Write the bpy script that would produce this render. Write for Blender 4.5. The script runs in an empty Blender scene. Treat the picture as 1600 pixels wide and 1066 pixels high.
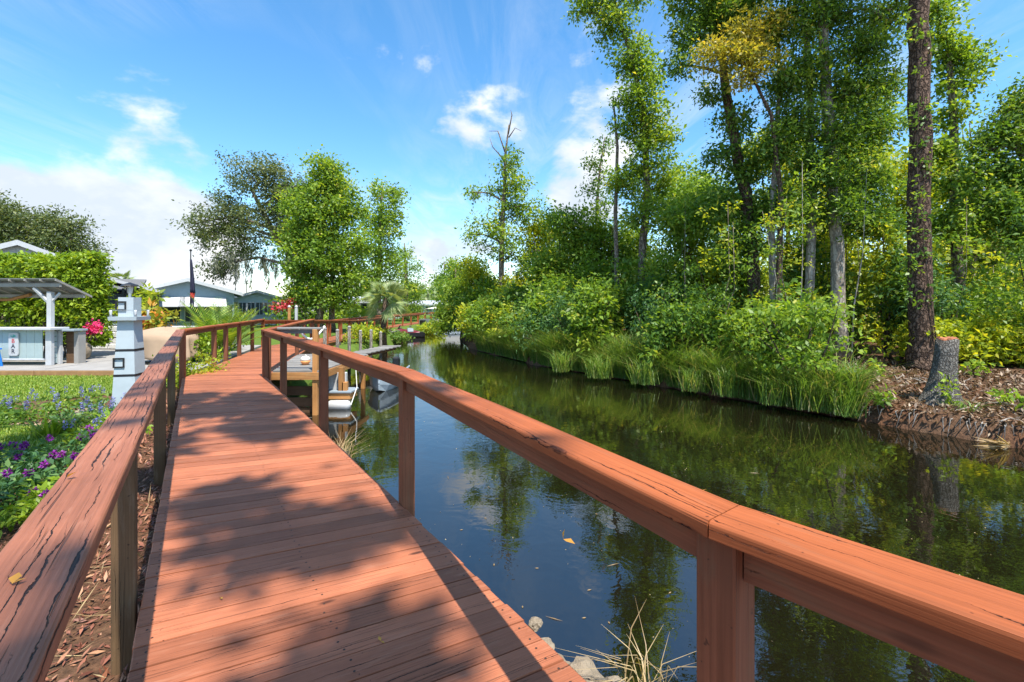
import bpy, bmesh, math, random
import numpy as np
from mathutils import Vector, Matrix, noise as mnoise

R = math.radians
scene = bpy.context.scene
col = scene.collection
random.seed(7)

# ------------------------------------------------------------------ camera
FPX, HOR, CAMZ = 700.0, 477.0, 1.4          # focal length in photo pixels, horizon row, eye height above the deck
cam_d = bpy.data.cameras.new('camera')
cam = bpy.data.objects.new('camera', cam_d); col.objects.link(cam)
cam.location = (0, 0, CAMZ); cam.rotation_euler = (R(90), 0, 0)
cam_d.sensor_width = 36; cam_d.lens = 36 * FPX / 1600
cam_d.shift_y = -(533 - HOR) / 1600
cam_d.clip_start = .05; cam_d.clip_end = 3000
scene.camera = cam

# ------------------------------------------------------------------ sun, sky, exposure
SUN_EL, SUN_AZ = 64.0, 146.0                # azimuth clockwise from +Y (view direction)
sd = bpy.data.lights.new('sun', 'SUN'); sun = bpy.data.objects.new('sun', sd); col.objects.link(sun)
sd.energy = 3.9; sd.angle = R(.53); sd.color = (1, .95, .86)
to_sun = Vector((math.sin(R(SUN_AZ)) * math.cos(R(SUN_EL)), math.cos(R(SUN_AZ)) * math.cos(R(SUN_EL)), math.sin(R(SUN_EL))))
sun.rotation_euler = to_sun.to_track_quat('Z', 'Y').to_euler()

world = bpy.data.worlds.new('World'); scene.world = world; world.use_nodes = True
wt = world.node_tree; wt.nodes.clear()
class NT:
    """tiny node-tree helper"""
    def __init__(s, tree): s.t = tree
    def n(s, typ, **kw):
        nd = s.t.nodes.new(typ)
        for k, v in kw.items():
            if k.startswith('i_'):
                key = k[2:]
                nd.inputs[int(key) if key.isdigit() else key.replace('_', ' ')].default_value = v
            else: setattr(nd, k, v)
        return nd
    def l(s, a, b): s.t.links.new(a, b)
    def math(s, op, a, b=None, clamp=False):
        nd = s.n('ShaderNodeMath', operation=op, use_clamp=clamp)
        for i, v in enumerate((a, b)):
            if v is None: continue
            if isinstance(v, (int, float)): nd.inputs[i].default_value = v
            else: s.l(v, nd.inputs[i])
        return nd.outputs[0]
    def ramp(s, fac, stops, interp='LINEAR'):
        nd = s.n('ShaderNodeValToRGB'); cr = nd.color_ramp; cr.interpolation = interp
        while len(cr.elements) < len(stops): cr.elements.new(.5)
        for e, (p, c) in zip(cr.elements, stops):
            e.position = p; e.color = (c, c, c, 1) if isinstance(c, (int, float)) else (*c, 1)
        s.l(fac, nd.inputs[0]); return nd.outputs[0]
    def mix(s, fac, a, b, blend='MIX'):
        nd = s.n('ShaderNodeMix', data_type='RGBA', blend_type=blend)
        for i, v in ((0, fac), (6, a), (7, b)):
            if isinstance(v, (int, float)): nd.inputs[i].default_value = v
            elif isinstance(v, tuple): nd.inputs[i].default_value = (*v, 1) if len(v) == 3 else v
            else: s.l(v, nd.inputs[i])
        return nd.outputs[2]
    def noise(s, vec, scale, detail=4, rough=.5, dist=0, dims='3D'):
        nd = s.n('ShaderNodeTexNoise', noise_dimensions=dims)
        nd.inputs['Scale'].default_value = scale; nd.inputs['Detail'].default_value = detail
        nd.inputs['Roughness'].default_value = rough; nd.inputs['Distortion'].default_value = dist
        if vec is not None: s.l(vec, nd.inputs['Vector'])
        return nd.outputs[0]
    def mapping(s, vec, scale=(1, 1, 1), loc=(0, 0, 0), rot=(0, 0, 0)):
        nd = s.n('ShaderNodeMapping'); s.l(vec, nd.inputs[0])
        nd.inputs['Scale'].default_value = scale; nd.inputs['Location'].default_value = loc; nd.inputs['Rotation'].default_value = rot
        return nd.outputs[0]

W_ = NT(wt)
sky = W_.n('ShaderNodeTexSky', sky_type='NISHITA', sun_disc=False, sun_elevation=R(SUN_EL), sun_rotation=R(SUN_AZ))
sky.air_density = 1.0; sky.dust_density = .4; sky.ozone_density = 1.6; sky.altitude = 10
hs = W_.n('ShaderNodeHueSaturation'); hs.inputs['Saturation'].default_value = 1.28; hs.inputs['Value'].default_value = .88; hs.inputs['Hue'].default_value = .494
W_.l(sky.outputs[0], hs.inputs['Color'])
dirv = W_.n('ShaderNodeTexCoord').outputs['Generated']
sp = W_.n('ShaderNodeSeparateXYZ'); W_.l(dirv, sp.inputs[0])
zc = W_.math('MAXIMUM', sp.outputs[2], .04)
cb = W_.n('ShaderNodeCombineXYZ')
W_.l(W_.math('DIVIDE', sp.outputs[0], zc), cb.inputs[0]); W_.l(W_.math('DIVIDE', sp.outputs[1], zc), cb.inputs[1])
# cirrus: streaky high cloud over the whole dome
cir_v = W_.mapping(cb.outputs[0], (2.6, .55, 1), (.3, .2, 0), (0, 0, R(34)))
cir = W_.noise(cir_v, 1.2, 9, .68, 1.1)
patch = W_.noise(W_.mapping(cb.outputs[0], (.45, .45, 1), (1.7, .4, 0)), 1.0, 3, .5)
cirm = W_.math('MULTIPLY', W_.ramp(cir, [(.42, 0), (.72, 1)]), W_.ramp(patch, [(.4, 0), (.6, 1)]))
cirm = W_.math('MULTIPLY', cirm, .5)
# cumulus: banks low over the horizon, all the way round
cv = W_.mapping(dirv, (1, 1, 1.7), (.15, .32, 0))
cn = W_.noise(cv, 3.6, 9, .56, .15)
def lump(px, py, rad, amt):
    v = Vector(((px - 800) / FPX, 1, (HOR - py) / FPX)).normalized()
    d = W_.n('ShaderNodeVectorMath', operation='DISTANCE'); W_.l(dirv, d.inputs[0]); d.inputs[1].default_value = v
    return W_.math('MULTIPLY', W_.math('SUBTRACT', 1, W_.math('DIVIDE', d.outputs['Value'], rad), clamp=True), amt)
low = W_.ramp(sp.outputs[2], [(0, .1), (.06, .085), (.2, -.0), (.36, 0)])
tot = W_.math('ADD', cn, low)
for a in ((20, 345, .34, .32), (190, 380, .26, .24), (930, 285, .13, .3), (895, 335, .1, .2), (420, 440, .18, .16), (670, 385, .07, .16), (1270, 300, .14, .14)):
    tot = W_.math('ADD', tot, lump(*a))
cum = W_.ramp(tot, [(.62, 0), (.75, 1)], 'EASE')
shade = W_.noise(W_.mapping(dirv, (1, 1, 1.7), (.15, .32, .05)), 4.2, 6, .55)
ccol = W_.mix(W_.ramp(shade, [(.4, 0), (.62, 1)]), (2.35, 2.65, 3.05), (3.7, 3.7, 3.65))
skyc = W_.mix(cirm, hs.outputs[0], (2.8, 3.1, 3.4))
skyc = W_.mix(cum, skyc, ccol)
bg = W_.n('ShaderNodeBackground'); W_.l(skyc, bg.inputs[0]); bg.inputs[1].default_value = .15
wo = W_.n('ShaderNodeOutputWorld'); W_.l(bg.outputs[0], wo.inputs[0])
scene.view_settings.view_transform = 'Standard'; scene.view_settings.look = 'None'
scene.view_settings.gamma = 1; scene.view_settings.use_curve_mapping = False
scene.view_settings.exposure = 1.18
scene.cycles.use_denoising = True
scene.cycles.max_bounces = 8; scene.cycles.transparent_max_bounces = 8; scene.cycles.transmission_bounces = 4

# ------------------------------------------------------------------ helpers
def at(px, py, Y):                      # survey: photo pixel at distance Y -> world point
    return Vector(((px - 800) / FPX * Y, Y, CAMZ - (py - HOR) / FPX * Y))
def gp(px, py, z):                      # photo pixel on the level z -> world point
    return at(px, py, (CAMZ - z) * FPX / (py - HOR))

WM = {}
def register(o, parent, M):
    col.objects.link(o)
    if parent is not None:
        o.parent = parent; o.matrix_parent_inverse = WM[parent.name].inverted()
    o.matrix_basis = M; WM[o.name] = M
    return o
def tag(o, label=None, cat=None, group=None, kind=None):
    for k, v in (('label', label), ('category', cat), ('group', group), ('kind', kind)):
        if v: o[k] = v
    return o
def empty(name, loc, label=None, cat=None, group=None, kind=None):
    o = bpy.data.objects.new(name, None); o.empty_display_size = .1
    register(o, None, Matrix.Translation(Vector(loc)))
    return tag(o, label, cat, group, kind)
def frame(origin, xdir):
    x = Vector(xdir).normalized()
    y = Vector((0, 0, 1)).cross(x)
    if y.length < 1e-4: y = Vector((0, 1, 0))
    y.normalize(); z = x.cross(y)
    M = Matrix((x, y, z)).transposed().to_4x4(); M.translation = Vector(origin)
    return M

class MB:
    def __init__(s): s.v = []; s.f = []
    def add(s, vs, fs):
        b = len(s.v); s.v += [tuple(p) for p in vs]; s.f += [tuple(i + b for i in f) for f in fs]; return s
    def box(s, c, size, rz=0, M=None):
        hx, hy, hz = size[0] / 2, size[1] / 2, size[2] / 2
        vs = [Vector((x, y, z)) for z in (-hz, hz) for x, y in ((-hx, -hy), (hx, -hy), (hx, hy), (-hx, hy))]
        rot = M if M is not None else Matrix.Rotation(rz, 3, 'Z')
        return s.add([rot @ v + Vector(c) for v in vs], [(3, 2, 1, 0), (4, 5, 6, 7), (0, 1, 5, 4), (1, 2, 6, 5), (2, 3, 7, 6), (3, 0, 4, 7)])
    def cbox(s, c, size, ch=.006, rz=0):            # box with chamfered edges
        bm = bmesh.new(); bmesh.ops.create_cube(bm, size=1)
        for v in bm.verts: v.co = Vector((v.co.x * size[0], v.co.y * size[1], v.co.z * size[2]))
        bmesh.ops.bevel(bm, geom=bm.edges[:], offset=ch, segments=1, affect='EDGES')
        rot = Matrix.Rotation(rz, 3, 'Z'); bm.verts.index_update()
        s.add([rot @ v.co + Vector(c) for v in bm.verts], [[v.index for v in f.verts] for f in bm.faces]); bm.free(); return s
    def prism(s, poly, z0, z1):                     # footprint polygon (ccw) between two levels
        n = len(poly)
        vs = [(p[0], p[1], z0) for p in poly] + [(p[0], p[1], z1) for p in poly]
        return s.add(vs, [tuple(range(n))[::-1], tuple(range(n, 2 * n))] + [(i, (i + 1) % n, n + (i + 1) % n, n + i) for i in range(n)])
    def extr(s, poly, d):                           # planar 3D polygon extruded by vector d
        n = len(poly); d = Vector(d)
        vs = [Vector(p) for p in poly] + [Vector(p) + d for p in poly]
        return s.add(vs, [tuple(range(n))[::-1], tuple(range(n, 2 * n))] + [(i, (i + 1) % n, n + (i + 1) % n, n + i) for i in range(n)])
    def tube(s, pts, rad, n=8, cap=True):
        pts = [Vector(p) for p in pts]
        if isinstance(rad, (int, float)): rad = [rad] * len(pts)
        vs = []; fs = []; u = None
        for i, p in enumerate(pts):
            t = (pts[min(i + 1, len(pts) - 1)] - pts[max(i - 1, 0)])
            if t.length < 1e-6: t = Vector((0, 0, 1))
            t.normalize()
            if u is None: u = t.orthogonal().normalized()
            u = (u - t * u.dot(t)); u = u.normalized() if u.length > 1e-5 else t.orthogonal().normalized()
            w = t.cross(u)
            vs += [p + (u * math.cos(6.2832 * k / n) + w * math.sin(6.2832 * k / n)) * rad[i] for k in range(n)]
        for i in range(len(pts) - 1):
            for k in range(n):
                a, b = i * n + k, i * n + (k + 1) % n
                fs.append((a, b, b + n, a + n))
        if cap: fs += [tuple(range(n))[::-1], tuple(range((len(pts) - 1) * n, len(pts) * n))]
        return s.add(vs, fs)
    def lathe(s, c, prof, n=20):                    # prof [(r,z)]
        c = Vector(c); vs = []; fs = []
        for r, z in prof: vs += [c + Vector((r * math.cos(6.2832 * k / n), r * math.sin(6.2832 * k / n), z)) for k in range(n)]
        for i in range(len(prof) - 1):
            for k in range(n): a, b = i * n + k, i * n + (k + 1) % n; fs.append((a, b, b + n, a + n))
        fs += [tuple(range(n))[::-1], tuple(range((len(prof) - 1) * n, len(prof) * n))]
        return s.add(vs, fs)
    def loft(s, secs, cap=True):                    # list of equal-length closed rings
        n = len(secs[0]); vs = [p for r in secs for p in r]; fs = []
        for i in range(len(secs) - 1):
            for k in range(n): a, b = i * n + k, i * n + (k + 1) % n; fs.append((a, b, b + n, a + n))
        if cap: fs += [tuple(range(n))[::-1], tuple(range((len(secs) - 1) * n, len(secs) * n))]
        return s.add(vs, fs)
    def build(s, name, m, parent=None, M=None, smooth=False, label=None, cat=None, group=None, kind=None):
        M = M if M is not None else (Matrix.Translation(WM[parent.name].translation) if parent is not None else Matrix())
        inv = M.inverted()
        me = bpy.data.meshes.new(name); me.from_pydata([inv @ Vector(v) for v in s.v], [], s.f)
        if smooth: me.polygons.foreach_set('use_smooth', [True] * len(me.polygons))
        me.materials.append(m); me.update()
        return tag(register(bpy.data.objects.new(name, me), parent, M), label, cat, group, kind)

def share(name, me, parent, M):
    return register(bpy.data.objects.new(name, me), parent, M)

def np_mesh(name, verts, quads, m, parent=None, tone=None, kind=None, origin=None, smooth=False):
    """big meshes straight from numpy arrays"""
    o = Vector(origin) if origin is not None else (WM[parent.name].translation if parent is not None else Vector())
    v = (verts - np.array(o)).astype(np.float32); k = quads.shape[1]
    me = bpy.data.meshes.new(name)
    me.vertices.add(len(v)); me.vertices.foreach_set('co', v.ravel())
    me.loops.add(quads.size); me.loops.foreach_set('vertex_index', quads.ravel().astype(np.int32))
    me.polygons.add(len(quads)); me.polygons.foreach_set('loop_start', np.arange(0, quads.size, k, dtype=np.int32))
    if smooth: me.polygons.foreach_set('use_smooth', np.ones(len(quads), dtype=bool))
    if tone is not None:
        a = me.attributes.new('tone', 'FLOAT', 'FACE'); a.data.foreach_set('value', tone.astype(np.float32))
    me.materials.append(m); me.update(calc_edges=True)
    ob = register(bpy.data.objects.new(name, me), parent, Matrix.Translation(o))
    if kind: ob['kind'] = kind
    return ob

# ------------------------------------------------------------------ materials
def new_mat(name):
    m = bpy.data.materials.new(name); m.use_nodes = True; m.node_tree.nodes.clear()
    T = NT(m.node_tree); out = T.n('ShaderNodeOutputMaterial'); b = T.n('ShaderNodeBsdfPrincipled')
    T.l(b.outputs[0], out.inputs[0]); return m, T, b, out
def bump(T, b, h, dist=.01, strength=1):
    bp = T.n('ShaderNodeBump'); bp.inputs['Distance'].default_value = dist; bp.inputs['Strength'].default_value = strength
    T.l(h, bp.inputs['Height']); T.l(bp.outputs[0], b.inputs['Normal'])

def m_plain(name, c, rough=.6, var=.18, scale=6, bmp=0, metal=0, spec=.4):
    m, T, b, o = new_mat(name); tc = T.n('ShaderNodeTexCoord').outputs['Object']
    n = T.noise(tc, scale, 5, .6)
    k = T.ramp(n, [(.3, 1 - var), (.7, 1 + var)])
    T.l(T.mix(1, (*c,), k, 'MULTIPLY'), b.inputs['Base Color'])
    b.inputs['Roughness'].default_value = rough; b.inputs['Metallic'].default_value = metal; b.inputs['Specular IOR Level'].default_value = spec
    if bmp: bump(T, b, T.noise(tc, scale * 8, 4, .6), bmp)
    return m

def m_wood(name, c, dark=(.03, .012, .008), crack=.5, gx=2.0, gy=30, rough=.55, worn=None, bscale=1.0):
    """sawn board, local X along the grain: stain, streaks, drying cracks"""
    m, T, b, o = new_mat(name)
    tc = T.n('ShaderNodeTexCoord').outputs['Object']; oi = T.n('ShaderNodeObjectInfo').outputs['Random']
    sh = T.n('ShaderNodeCombineXYZ'); T.l(T.math('MULTIPLY', oi, 37.0), sh.inputs[0]); T.l(T.math('MULTIPLY', oi, 91.0), sh.inputs[1])
    ad = T.n('ShaderNodeVectorMath', operation='ADD'); T.l(tc, ad.inputs[0]); T.l(sh.outputs[0], ad.inputs[1]); v = ad.outputs[0]
    sxy = T.n('ShaderNodeSeparateXYZ'); T.l(v, sxy.inputs[0])
    wob = T.math('MULTIPLY', T.noise(T.mapping(v, (3.2, 11, 11)), 1, 6, .68), 2.4)
    yy = T.math('ADD', T.math('MULTIPLY', T.math('ADD', sxy.outputs[1], T.math('MULTIPLY', sxy.outputs[2], .8)), gy * 1.5), wob)   # rows along the grain
    row = T.math('FLOOR', yy); dist = T.math('ABSOLUTE', T.math('SUBTRACT', T.math('FRACT', yy), .5))
    cx = T.n('ShaderNodeCombineXYZ'); T.l(T.math('MULTIPLY', sxy.outputs[0], gx), cx.inputs[0]); T.l(T.math('MULTIPLY', row, 3.17), cx.inputs[1])
    seg = T.math('MULTIPLY', T.math('SUBTRACT', T.noise(cx.outputs[0], 1, 2, .5), .64 - .2 * crack, clamp=True), .62)
    line = T.math('MULTIPLY', T.math('SUBTRACT', seg, dist, clamp=True), 22, clamp=True)
    n2 = T.noise(T.mapping(v, (gx * 1.1, gy * 5, gy * 3)), 1, 4, .6, .2)          # fine grain
    n3 = T.noise(v, 2.2, 5, .6)                                                   # blotches
    k = T.math('MULTIPLY', T.ramp(n2, [(.3, .76), (.7, 1.15)]), T.ramp(n3, [(.3, .8), (.7, 1.16)]))
    k = T.math('MULTIPLY', k, T.math('ADD', T.math('MULTIPLY', oi, .42), .78))
    base = T.mix(1, (*c,), k, 'MULTIPLY')
    if worn:                                                                     # bare wood showing where the stain wore off
        wm = T.math('MULTIPLY', T.ramp(T.noise(T.mapping(v, (3, 22, 10)), 1, 6, .65), [(.55, 0), (.7, 1)]), .55)
        base = T.mix(wm, base, worn)
    line2 = T.math('MULTIPLY', T.ramp(T.noise(T.mapping(v, (gx * .8, gy * 3.2, gy * 2)), 1, 2, .4), [(.66, 0), (.72, 1)]), .5 * min(1, crack + .3))
    line = T.math('MAXIMUM', line, line2)
    knot = T.n('ShaderNodeTexVoronoi'); T.l(T.mapping(v, (1.6, 5, 5)), knot.inputs['Vector']); knot.inputs['Scale'].default_value = 1
    base = T.mix(T.ramp(knot.outputs['Distance'], [(.04, .75), (.085, 0)]), base, dark)
    spots = T.ramp(T.noise(v, 38, 2, .5), [(.72, 0), (.76, .7)])
    base = T.mix(T.math('MAXIMUM', line, spots), base, dark)
    T.l(base, b.inputs['Base Color']); b.inputs['Roughness'].default_value = rough; b.inputs['Specular IOR Level'].default_value = .2
    h = T.math('SUBTRACT', T.math('MULTIPLY', n2, .25), line)
    bump(T, b, h, .006 * bscale)
    return m

def m_leaf(name, stops, trans=.42, rough=.45, gloss=.35):
    m, T, b, out = new_mat(name)
    a = T.n('ShaderNodeAttribute', attribute_name='tone').outputs['Fac']
    c = T.ramp(a, stops)
    T.l(c, b.inputs['Base Color']); b.inputs['Roughness'].default_value = rough; b.inputs['Specular IOR Level'].default_value = gloss
    tr = T.n('ShaderNodeBsdfTranslucent'); T.l(T.mix(1, c, (1.5, 1.35, .5), 'MULTIPLY'), tr.inputs[0])
    mx = T.n('ShaderNodeMixShader'); mx.inputs[0].default_value = trans
    T.l(b.outputs[0], mx.inputs[1]); T.l(tr.outputs[0], mx.inputs[2]); T.l(mx.outputs[0], out.inputs[0])
    return m

def m_bark(name, c, c2, sx=9, sz=2.2, depth=.03):
    m, T, b, o = new_mat(name); tc = T.n('ShaderNodeTexCoord').outputs['Object']
    wn = T.n('ShaderNodeTexNoise'); T.l(tc, wn.inputs['Vector']); wn.inputs['Scale'].default_value = 9; wn.inputs['Detail'].default_value = 4
    wa = T.n('ShaderNodeVectorMath', operation='MULTIPLY_ADD'); T.l(wn.outputs['Color'], wa.inputs[0]); wa.inputs[1].default_value = (.16, .16, .3); T.l(tc, wa.inputs[2])
    vo = T.n('ShaderNodeTexVoronoi', feature='DISTANCE_TO_EDGE'); T.l(T.mapping(wa.outputs[0], (sx, sx, sz)), vo.inputs['Vector']); vo.inputs['Scale'].default_value = 1
    n = T.noise(T.mapping(tc, (sx, sx, sz * .7)), 1.5, 6, .65, .4)
    h = T.math('MULTIPLY', T.ramp(vo.outputs['Distance'], [(0, 0), (.25, 1)]), n)
    T.l(T.mix(T.ramp(h, [(.08, 0), (.5, 1)]), c2, c), b.inputs['Base Color'])
    b.inputs['Roughness'].default_value = .9; b.inputs['Specular IOR Level'].default_value = .15
    bump(T, b, h, depth); return m

M_DECK = m_wood('stained_deck_boards', (.38, .128, .062), worn=(.42, .19, .11), crack=.5, gx=1.6, gy=40, rough=.5)
M_CAPR = m_wood('stained_rail_orange', (.31, .085, .029), worn=(.3, .12, .06), crack=.5, gx=1.0, gy=26, rough=.6)
M_CAPL = m_wood('stained_rail_cracked', (.34, .125, .068), worn=(.38, .18, .115), crack=.9, gx=2.4, gy=30, rough=.55, bscale=2)
M_POST = m_wood('stained_post', (.19, .072, .036), (.05, .026, .016), crack=.1, gx=1.6, gy=34, rough=.65, worn=(.16, .1, .055))
M_POSTL = m_wood('weathered_post', (.115, .07, .036), (.02, .012, .008), crack=.4, gx=1.5, gy=36, rough=.8, worn=(.2, .15, .1))
M_ORANGE = m_wood('new_pine_post', (.42, .2, .07), crack=.15, gx=1.2, gy=20, worn=(.4, .27, .13))
M_GREYWOOD = m_wood('weathered_grey_board', (.22, .21, .195), (.06, .055, .05), crack=.35, gx=1.5, gy=26, rough=.8)
M_PILE = m_bark('piling_grey', (.2, .18, .155), (.09, .078, .065), 14, 1.5, .01)
M_DARKWOOD = m_wood('dark_timber', (.12, .07, .04), crack=.4, rough=.8)

G_MAPLE = m_leaf('leaf_bright', [(0, (.09, .17, .022)), (.5, (.2, .33, .04)), (.85, (.34, .44, .06)), (1, (.5, .46, .08))], 0.48)
G_OAK = m_leaf('leaf_oak', [(0, (.06, .09, .03)), (.6, (.14, .18, .065)), (1, (.26, .28, .11))], 0.32)
G_DARK = m_leaf('leaf_dark', [(0, (.06, .135, .022)), (.5, (.135, .25, .04)), (.85, (.26, .37, .05)), (1, (.42, .42, .08))], 0.46)
G_BLUE = m_leaf('leaf_bluegreen', [(0, (.045, .12, .045)), (.6, (.1, .22, .075)), (1, (.22, .34, .1))], 0.4)
G_YEL = m_leaf('leaf_yellow', [(0, (.14, .21, .02)), (.5, (.34, .43, .035)), (1, (.62, .55, .05))], 0.5)
G_GOLD = m_leaf('leaf_golden', [(0, (.2, .24, .03)), (.5, (.42, .38, .06)), (1, (.6, .46, .1))], 0.45)
G_HEDGE = m_leaf('leaf_hedge', [(0, (.1, .19, .016)), (.5, (.24, .36, .025)), (1, (.42, .5, .05))], .4)
G_GRASS = m_leaf('grass_blade', [(0, (.07, .15, .025)), (.6, (.17, .29, .05)), (.9, (.3, .36, .09)), (1, (.5, .42, .2))], 0.42)
G_LAWN = m_leaf('lawn_blade', [(0, (.1, .19, .02)), (.6, (.22, .33, .035)), (1, (.4, .42, .08))], .35)
G_STRAW = m_leaf('dry_straw', [(0, (.28, .19, .09)), (1, (.55, .42, .22))], .2)
G_LITTER = m_leaf('leaf_litter', [(0, (.06, .036, .02)), (.6, (.18, .11, .065)), (1, (.4, .3, .2))], .1)
G_CHIP = m_leaf('mulch_chip', [(0, (.1, .035, .02)), (.6, (.27, .1, .055)), (1, (.42, .22, .12))], .0)
G_PALM = m_leaf('palm_leaflet', [(0, (0.081, 0.176, 0.020)), (.6, (0.216, 0.351, 0.041)), (1, (0.486, 0.513, 0.081))], .35)
G_SABAL = m_leaf('sabal_leaflet', [(0, (.1, .18, .06)), (.6, (.24, .32, .12)), (1, (.48, .5, .26))], .3)
G_CROTON = m_leaf('croton_leaf', [(0, (.1, .18, .02)), (.4, (.35, .36, .04)), (.7, (.6, .3, .05)), (1, (.55, .08, .04))], .3)
G_PURPLE = m_leaf('petal_purple', [(0, (.12, .01, .16)), (1, (.38, .05, .42))], .25)
G_VIOLET = m_leaf('petal_blue', [(0, (.1, .1, .35)), (1, (.28, .28, .62))], .25)
G_YELLOWP = m_leaf('petal_yellow', [(0, (.7, .4, .01)), (1, (.85, .6, .02))], .2)
G_PINK = m_leaf('petal_pink', [(0, (.6, .02, .12)), (1, (.85, .1, .3))], .3)
G_RED = m_leaf('petal_red', [(0, (.45, .03, .05)), (1, (.7, .12, .14))], .3)
G_MOSS = m_leaf('hanging_moss', [(0, (.12, .13, .08)), (1, (.28, .29, .2))], .25)
G_ORLEAF = m_leaf('fallen_leaf', [(0, (.45, .2, .03)), (1, (.6, .33, .06))], .2)

B_GREY = m_bark('bark_grey', (.3, .25, .2), (.1, .075, .055), 12, 3, .015)
B_PINE = m_bark('bark_pine', (.19, .125, .09), (.05, .032, .023), 13, 4.6, .05)
B_BROWN = m_bark('bark_brown', (.17, .12, .085), (.05, .034, .024), 14, 4, .02)
B_STUMP = m_bark('bark_stump', (.23, .215, .19), (.075, .066, .056), 26, 7.5, .03)
B_PALE = m_bark('bark_pale', (.42, .38, .33), (.2, .17, .14), 9, 2, .01)

P_WHITE = m_plain('white_paint', (.46, .47, .48), .5, .06)
P_PALEBLUE = m_plain('pale_blue_paint', (.41, .47, .5), .5, .08, 3)
P_BLUEWALL = m_plain('blue_wall', (.27, .345, .385), .7, .06)
P_GREENWALL = m_plain('pale_green_wall', (.46, .52, .5), .7, .06)
P_BARWALL = m_plain('mint_board', (.33, .41, .41), .6, .06)
P_SHINGLE = m_plain('grey_shingle', (.13, .13, .132), .85, .2, 14)
P_WROOF = m_plain('white_metal_roof', (.45, .45, .47), .45, .05)
P_BLACK = m_plain('black_metal', (.015, .015, .017), .45, .1)
P_SCREEN_AND_SHADE = m_plain('dark_screen_and_shade', (.03, .032, .034), .7, .1)
P_GLASS = m_plain('dark_window_glass', (.04, .055, .065), .08, .1, spec=.8)
P_CONC = m_plain('pale_concrete', (.28, .265, .245), .85, .12, 3, .002)
P_EDGE = m_plain('brown_edging', (.3, .16, .07), .8, .2)
P_TARP = m_plain('tan_canvas', (.36, .25, .165), .85, .06, 5, .001)
P_BLUE = m_plain('bright_blue_plastic', (.015, .18, .62), .4, .05)
P_ROCK = m_plain('limestone', (.25, .2, .14), .9, .3, 9, .012)
P_STONE = m_plain('white_stone', (.6, .6, .58), .9, .2, 9, .01)
P_NAVY = m_plain('navy_cloth', (.02, .022, .05), .8, .1)
P_REDC = m_plain('red_cloth', (.5, .06, .04), .8, .1)
P_HULL = m_plain('boat_white', (.46, .46, .45), .3, .04)
P_GREYP = m_plain('boat_grey', (.25, .3, .34), .4, .1)
P_CREAM = m_plain('cream_canvas', (.75, .7, .58), .8, .05)
P_BUOY = m_plain('buoy_orange', (.75, .3, .1), .45, .08)
P_ROPE = m_plain('white_rope', (.7, .68, .62), .8, .1, 60)
P_GREEN = m_plain('sign_green', (.02, .35, .28), .5, .05)
P_SIGNRED = m_plain('sign_red', (.5, .05, .06), .5, .05)
P_CUT = m_plain('cut_wood_reddish', (.36, .13, .06), .85, .3, 14, .004)
P_SOLAR = m_plain('slatted_grey_panel', (.16, .17, .17), .5, .15)
P_GLAZE = m_plain('lamp_glass', (.6, .6, .55), .1, .05, spec=.7)
M_NAIL = m_plain('rusty_nail', (.05, .025, .015), .6, .1)

# ground: mulch and leaf litter near, turf farther off
m, T, b, o = new_mat('earth_and_mulch'); tc = T.n('ShaderNodeTexCoord').outputs['Object']
n1 = T.noise(tc, 22, 6, .7); n2 = T.noise(tc, 1.2, 4, .6)
c1 = T.mix(T.ramp(n1, [(.35, 0), (.65, 1)]), (.05, .024, .014), (.2, .1, .055))
c1 = T.mix(T.ramp(n2, [(.4, 0), (.65, .5)]), c1, (.12, .085, .055))
sx = T.n('ShaderNodeSeparateXYZ'); T.l(tc, sx.inputs[0])
c2 = T.mix(T.noise(tc, 3, 5, .7), (.05, .1, .015), (.14, .2, .035))
far = T.math('DIVIDE', T.math('SUBTRACT', T.math('ADD', sx.outputs[1], T.math('MULTIPLY', n2, 3)), 11), 2.5, clamp=True)
far = T.math('MULTIPLY', far, T.math('LESS_THAN', sx.outputs[0], -4.5))
T.l(T.mix(far, c1, c2), b.inputs['Base Color']); b.inputs['Roughness'].default_value = .95; b.inputs['Specular IOR Level'].default_value = .1
bump(T, b, n1, .03); M_GROUND = m
m, T, b, o = new_mat('lawn_turf'); tc = T.n('ShaderNodeTexCoord').outputs['Object']
T.l(T.mix(T.noise(tc, 30, 5, .7), (.09, .15, .02), (.22, .3, .045)), b.inputs['Base Color']); b.inputs['Roughness'].default_value = .95
bump(T, b, T.noise(tc, 90, 3, .6), .02); M_LAWN = m
m, T, b, o = new_mat('canal_water'); tc = T.n('ShaderNodeTexCoord').outputs['Object']
b.inputs['Base Color'].default_value = (.007, .0058, .0025, 1); b.inputs['Roughness'].default_value = .01
b.inputs['IOR'].default_value = 2.15
wv = T.math('ADD', T.math('MULTIPLY', T.noise(T.mapping(tc, (1, 1, 1)), 2.6, 3, .55, .6), 1.0), T.math('MULTIPLY', T.noise(T.mapping(tc, (1, 1.5, 1), rot=(0, 0, .6)), 11, 2, .5), .16))
calm = T.ramp(T.noise(tc, .22, 2, .5), [(.35, .25), (.65, 1)])
bump(T, b, T.math('MULTIPLY', wv, calm), .006); M_WATER = m

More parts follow.
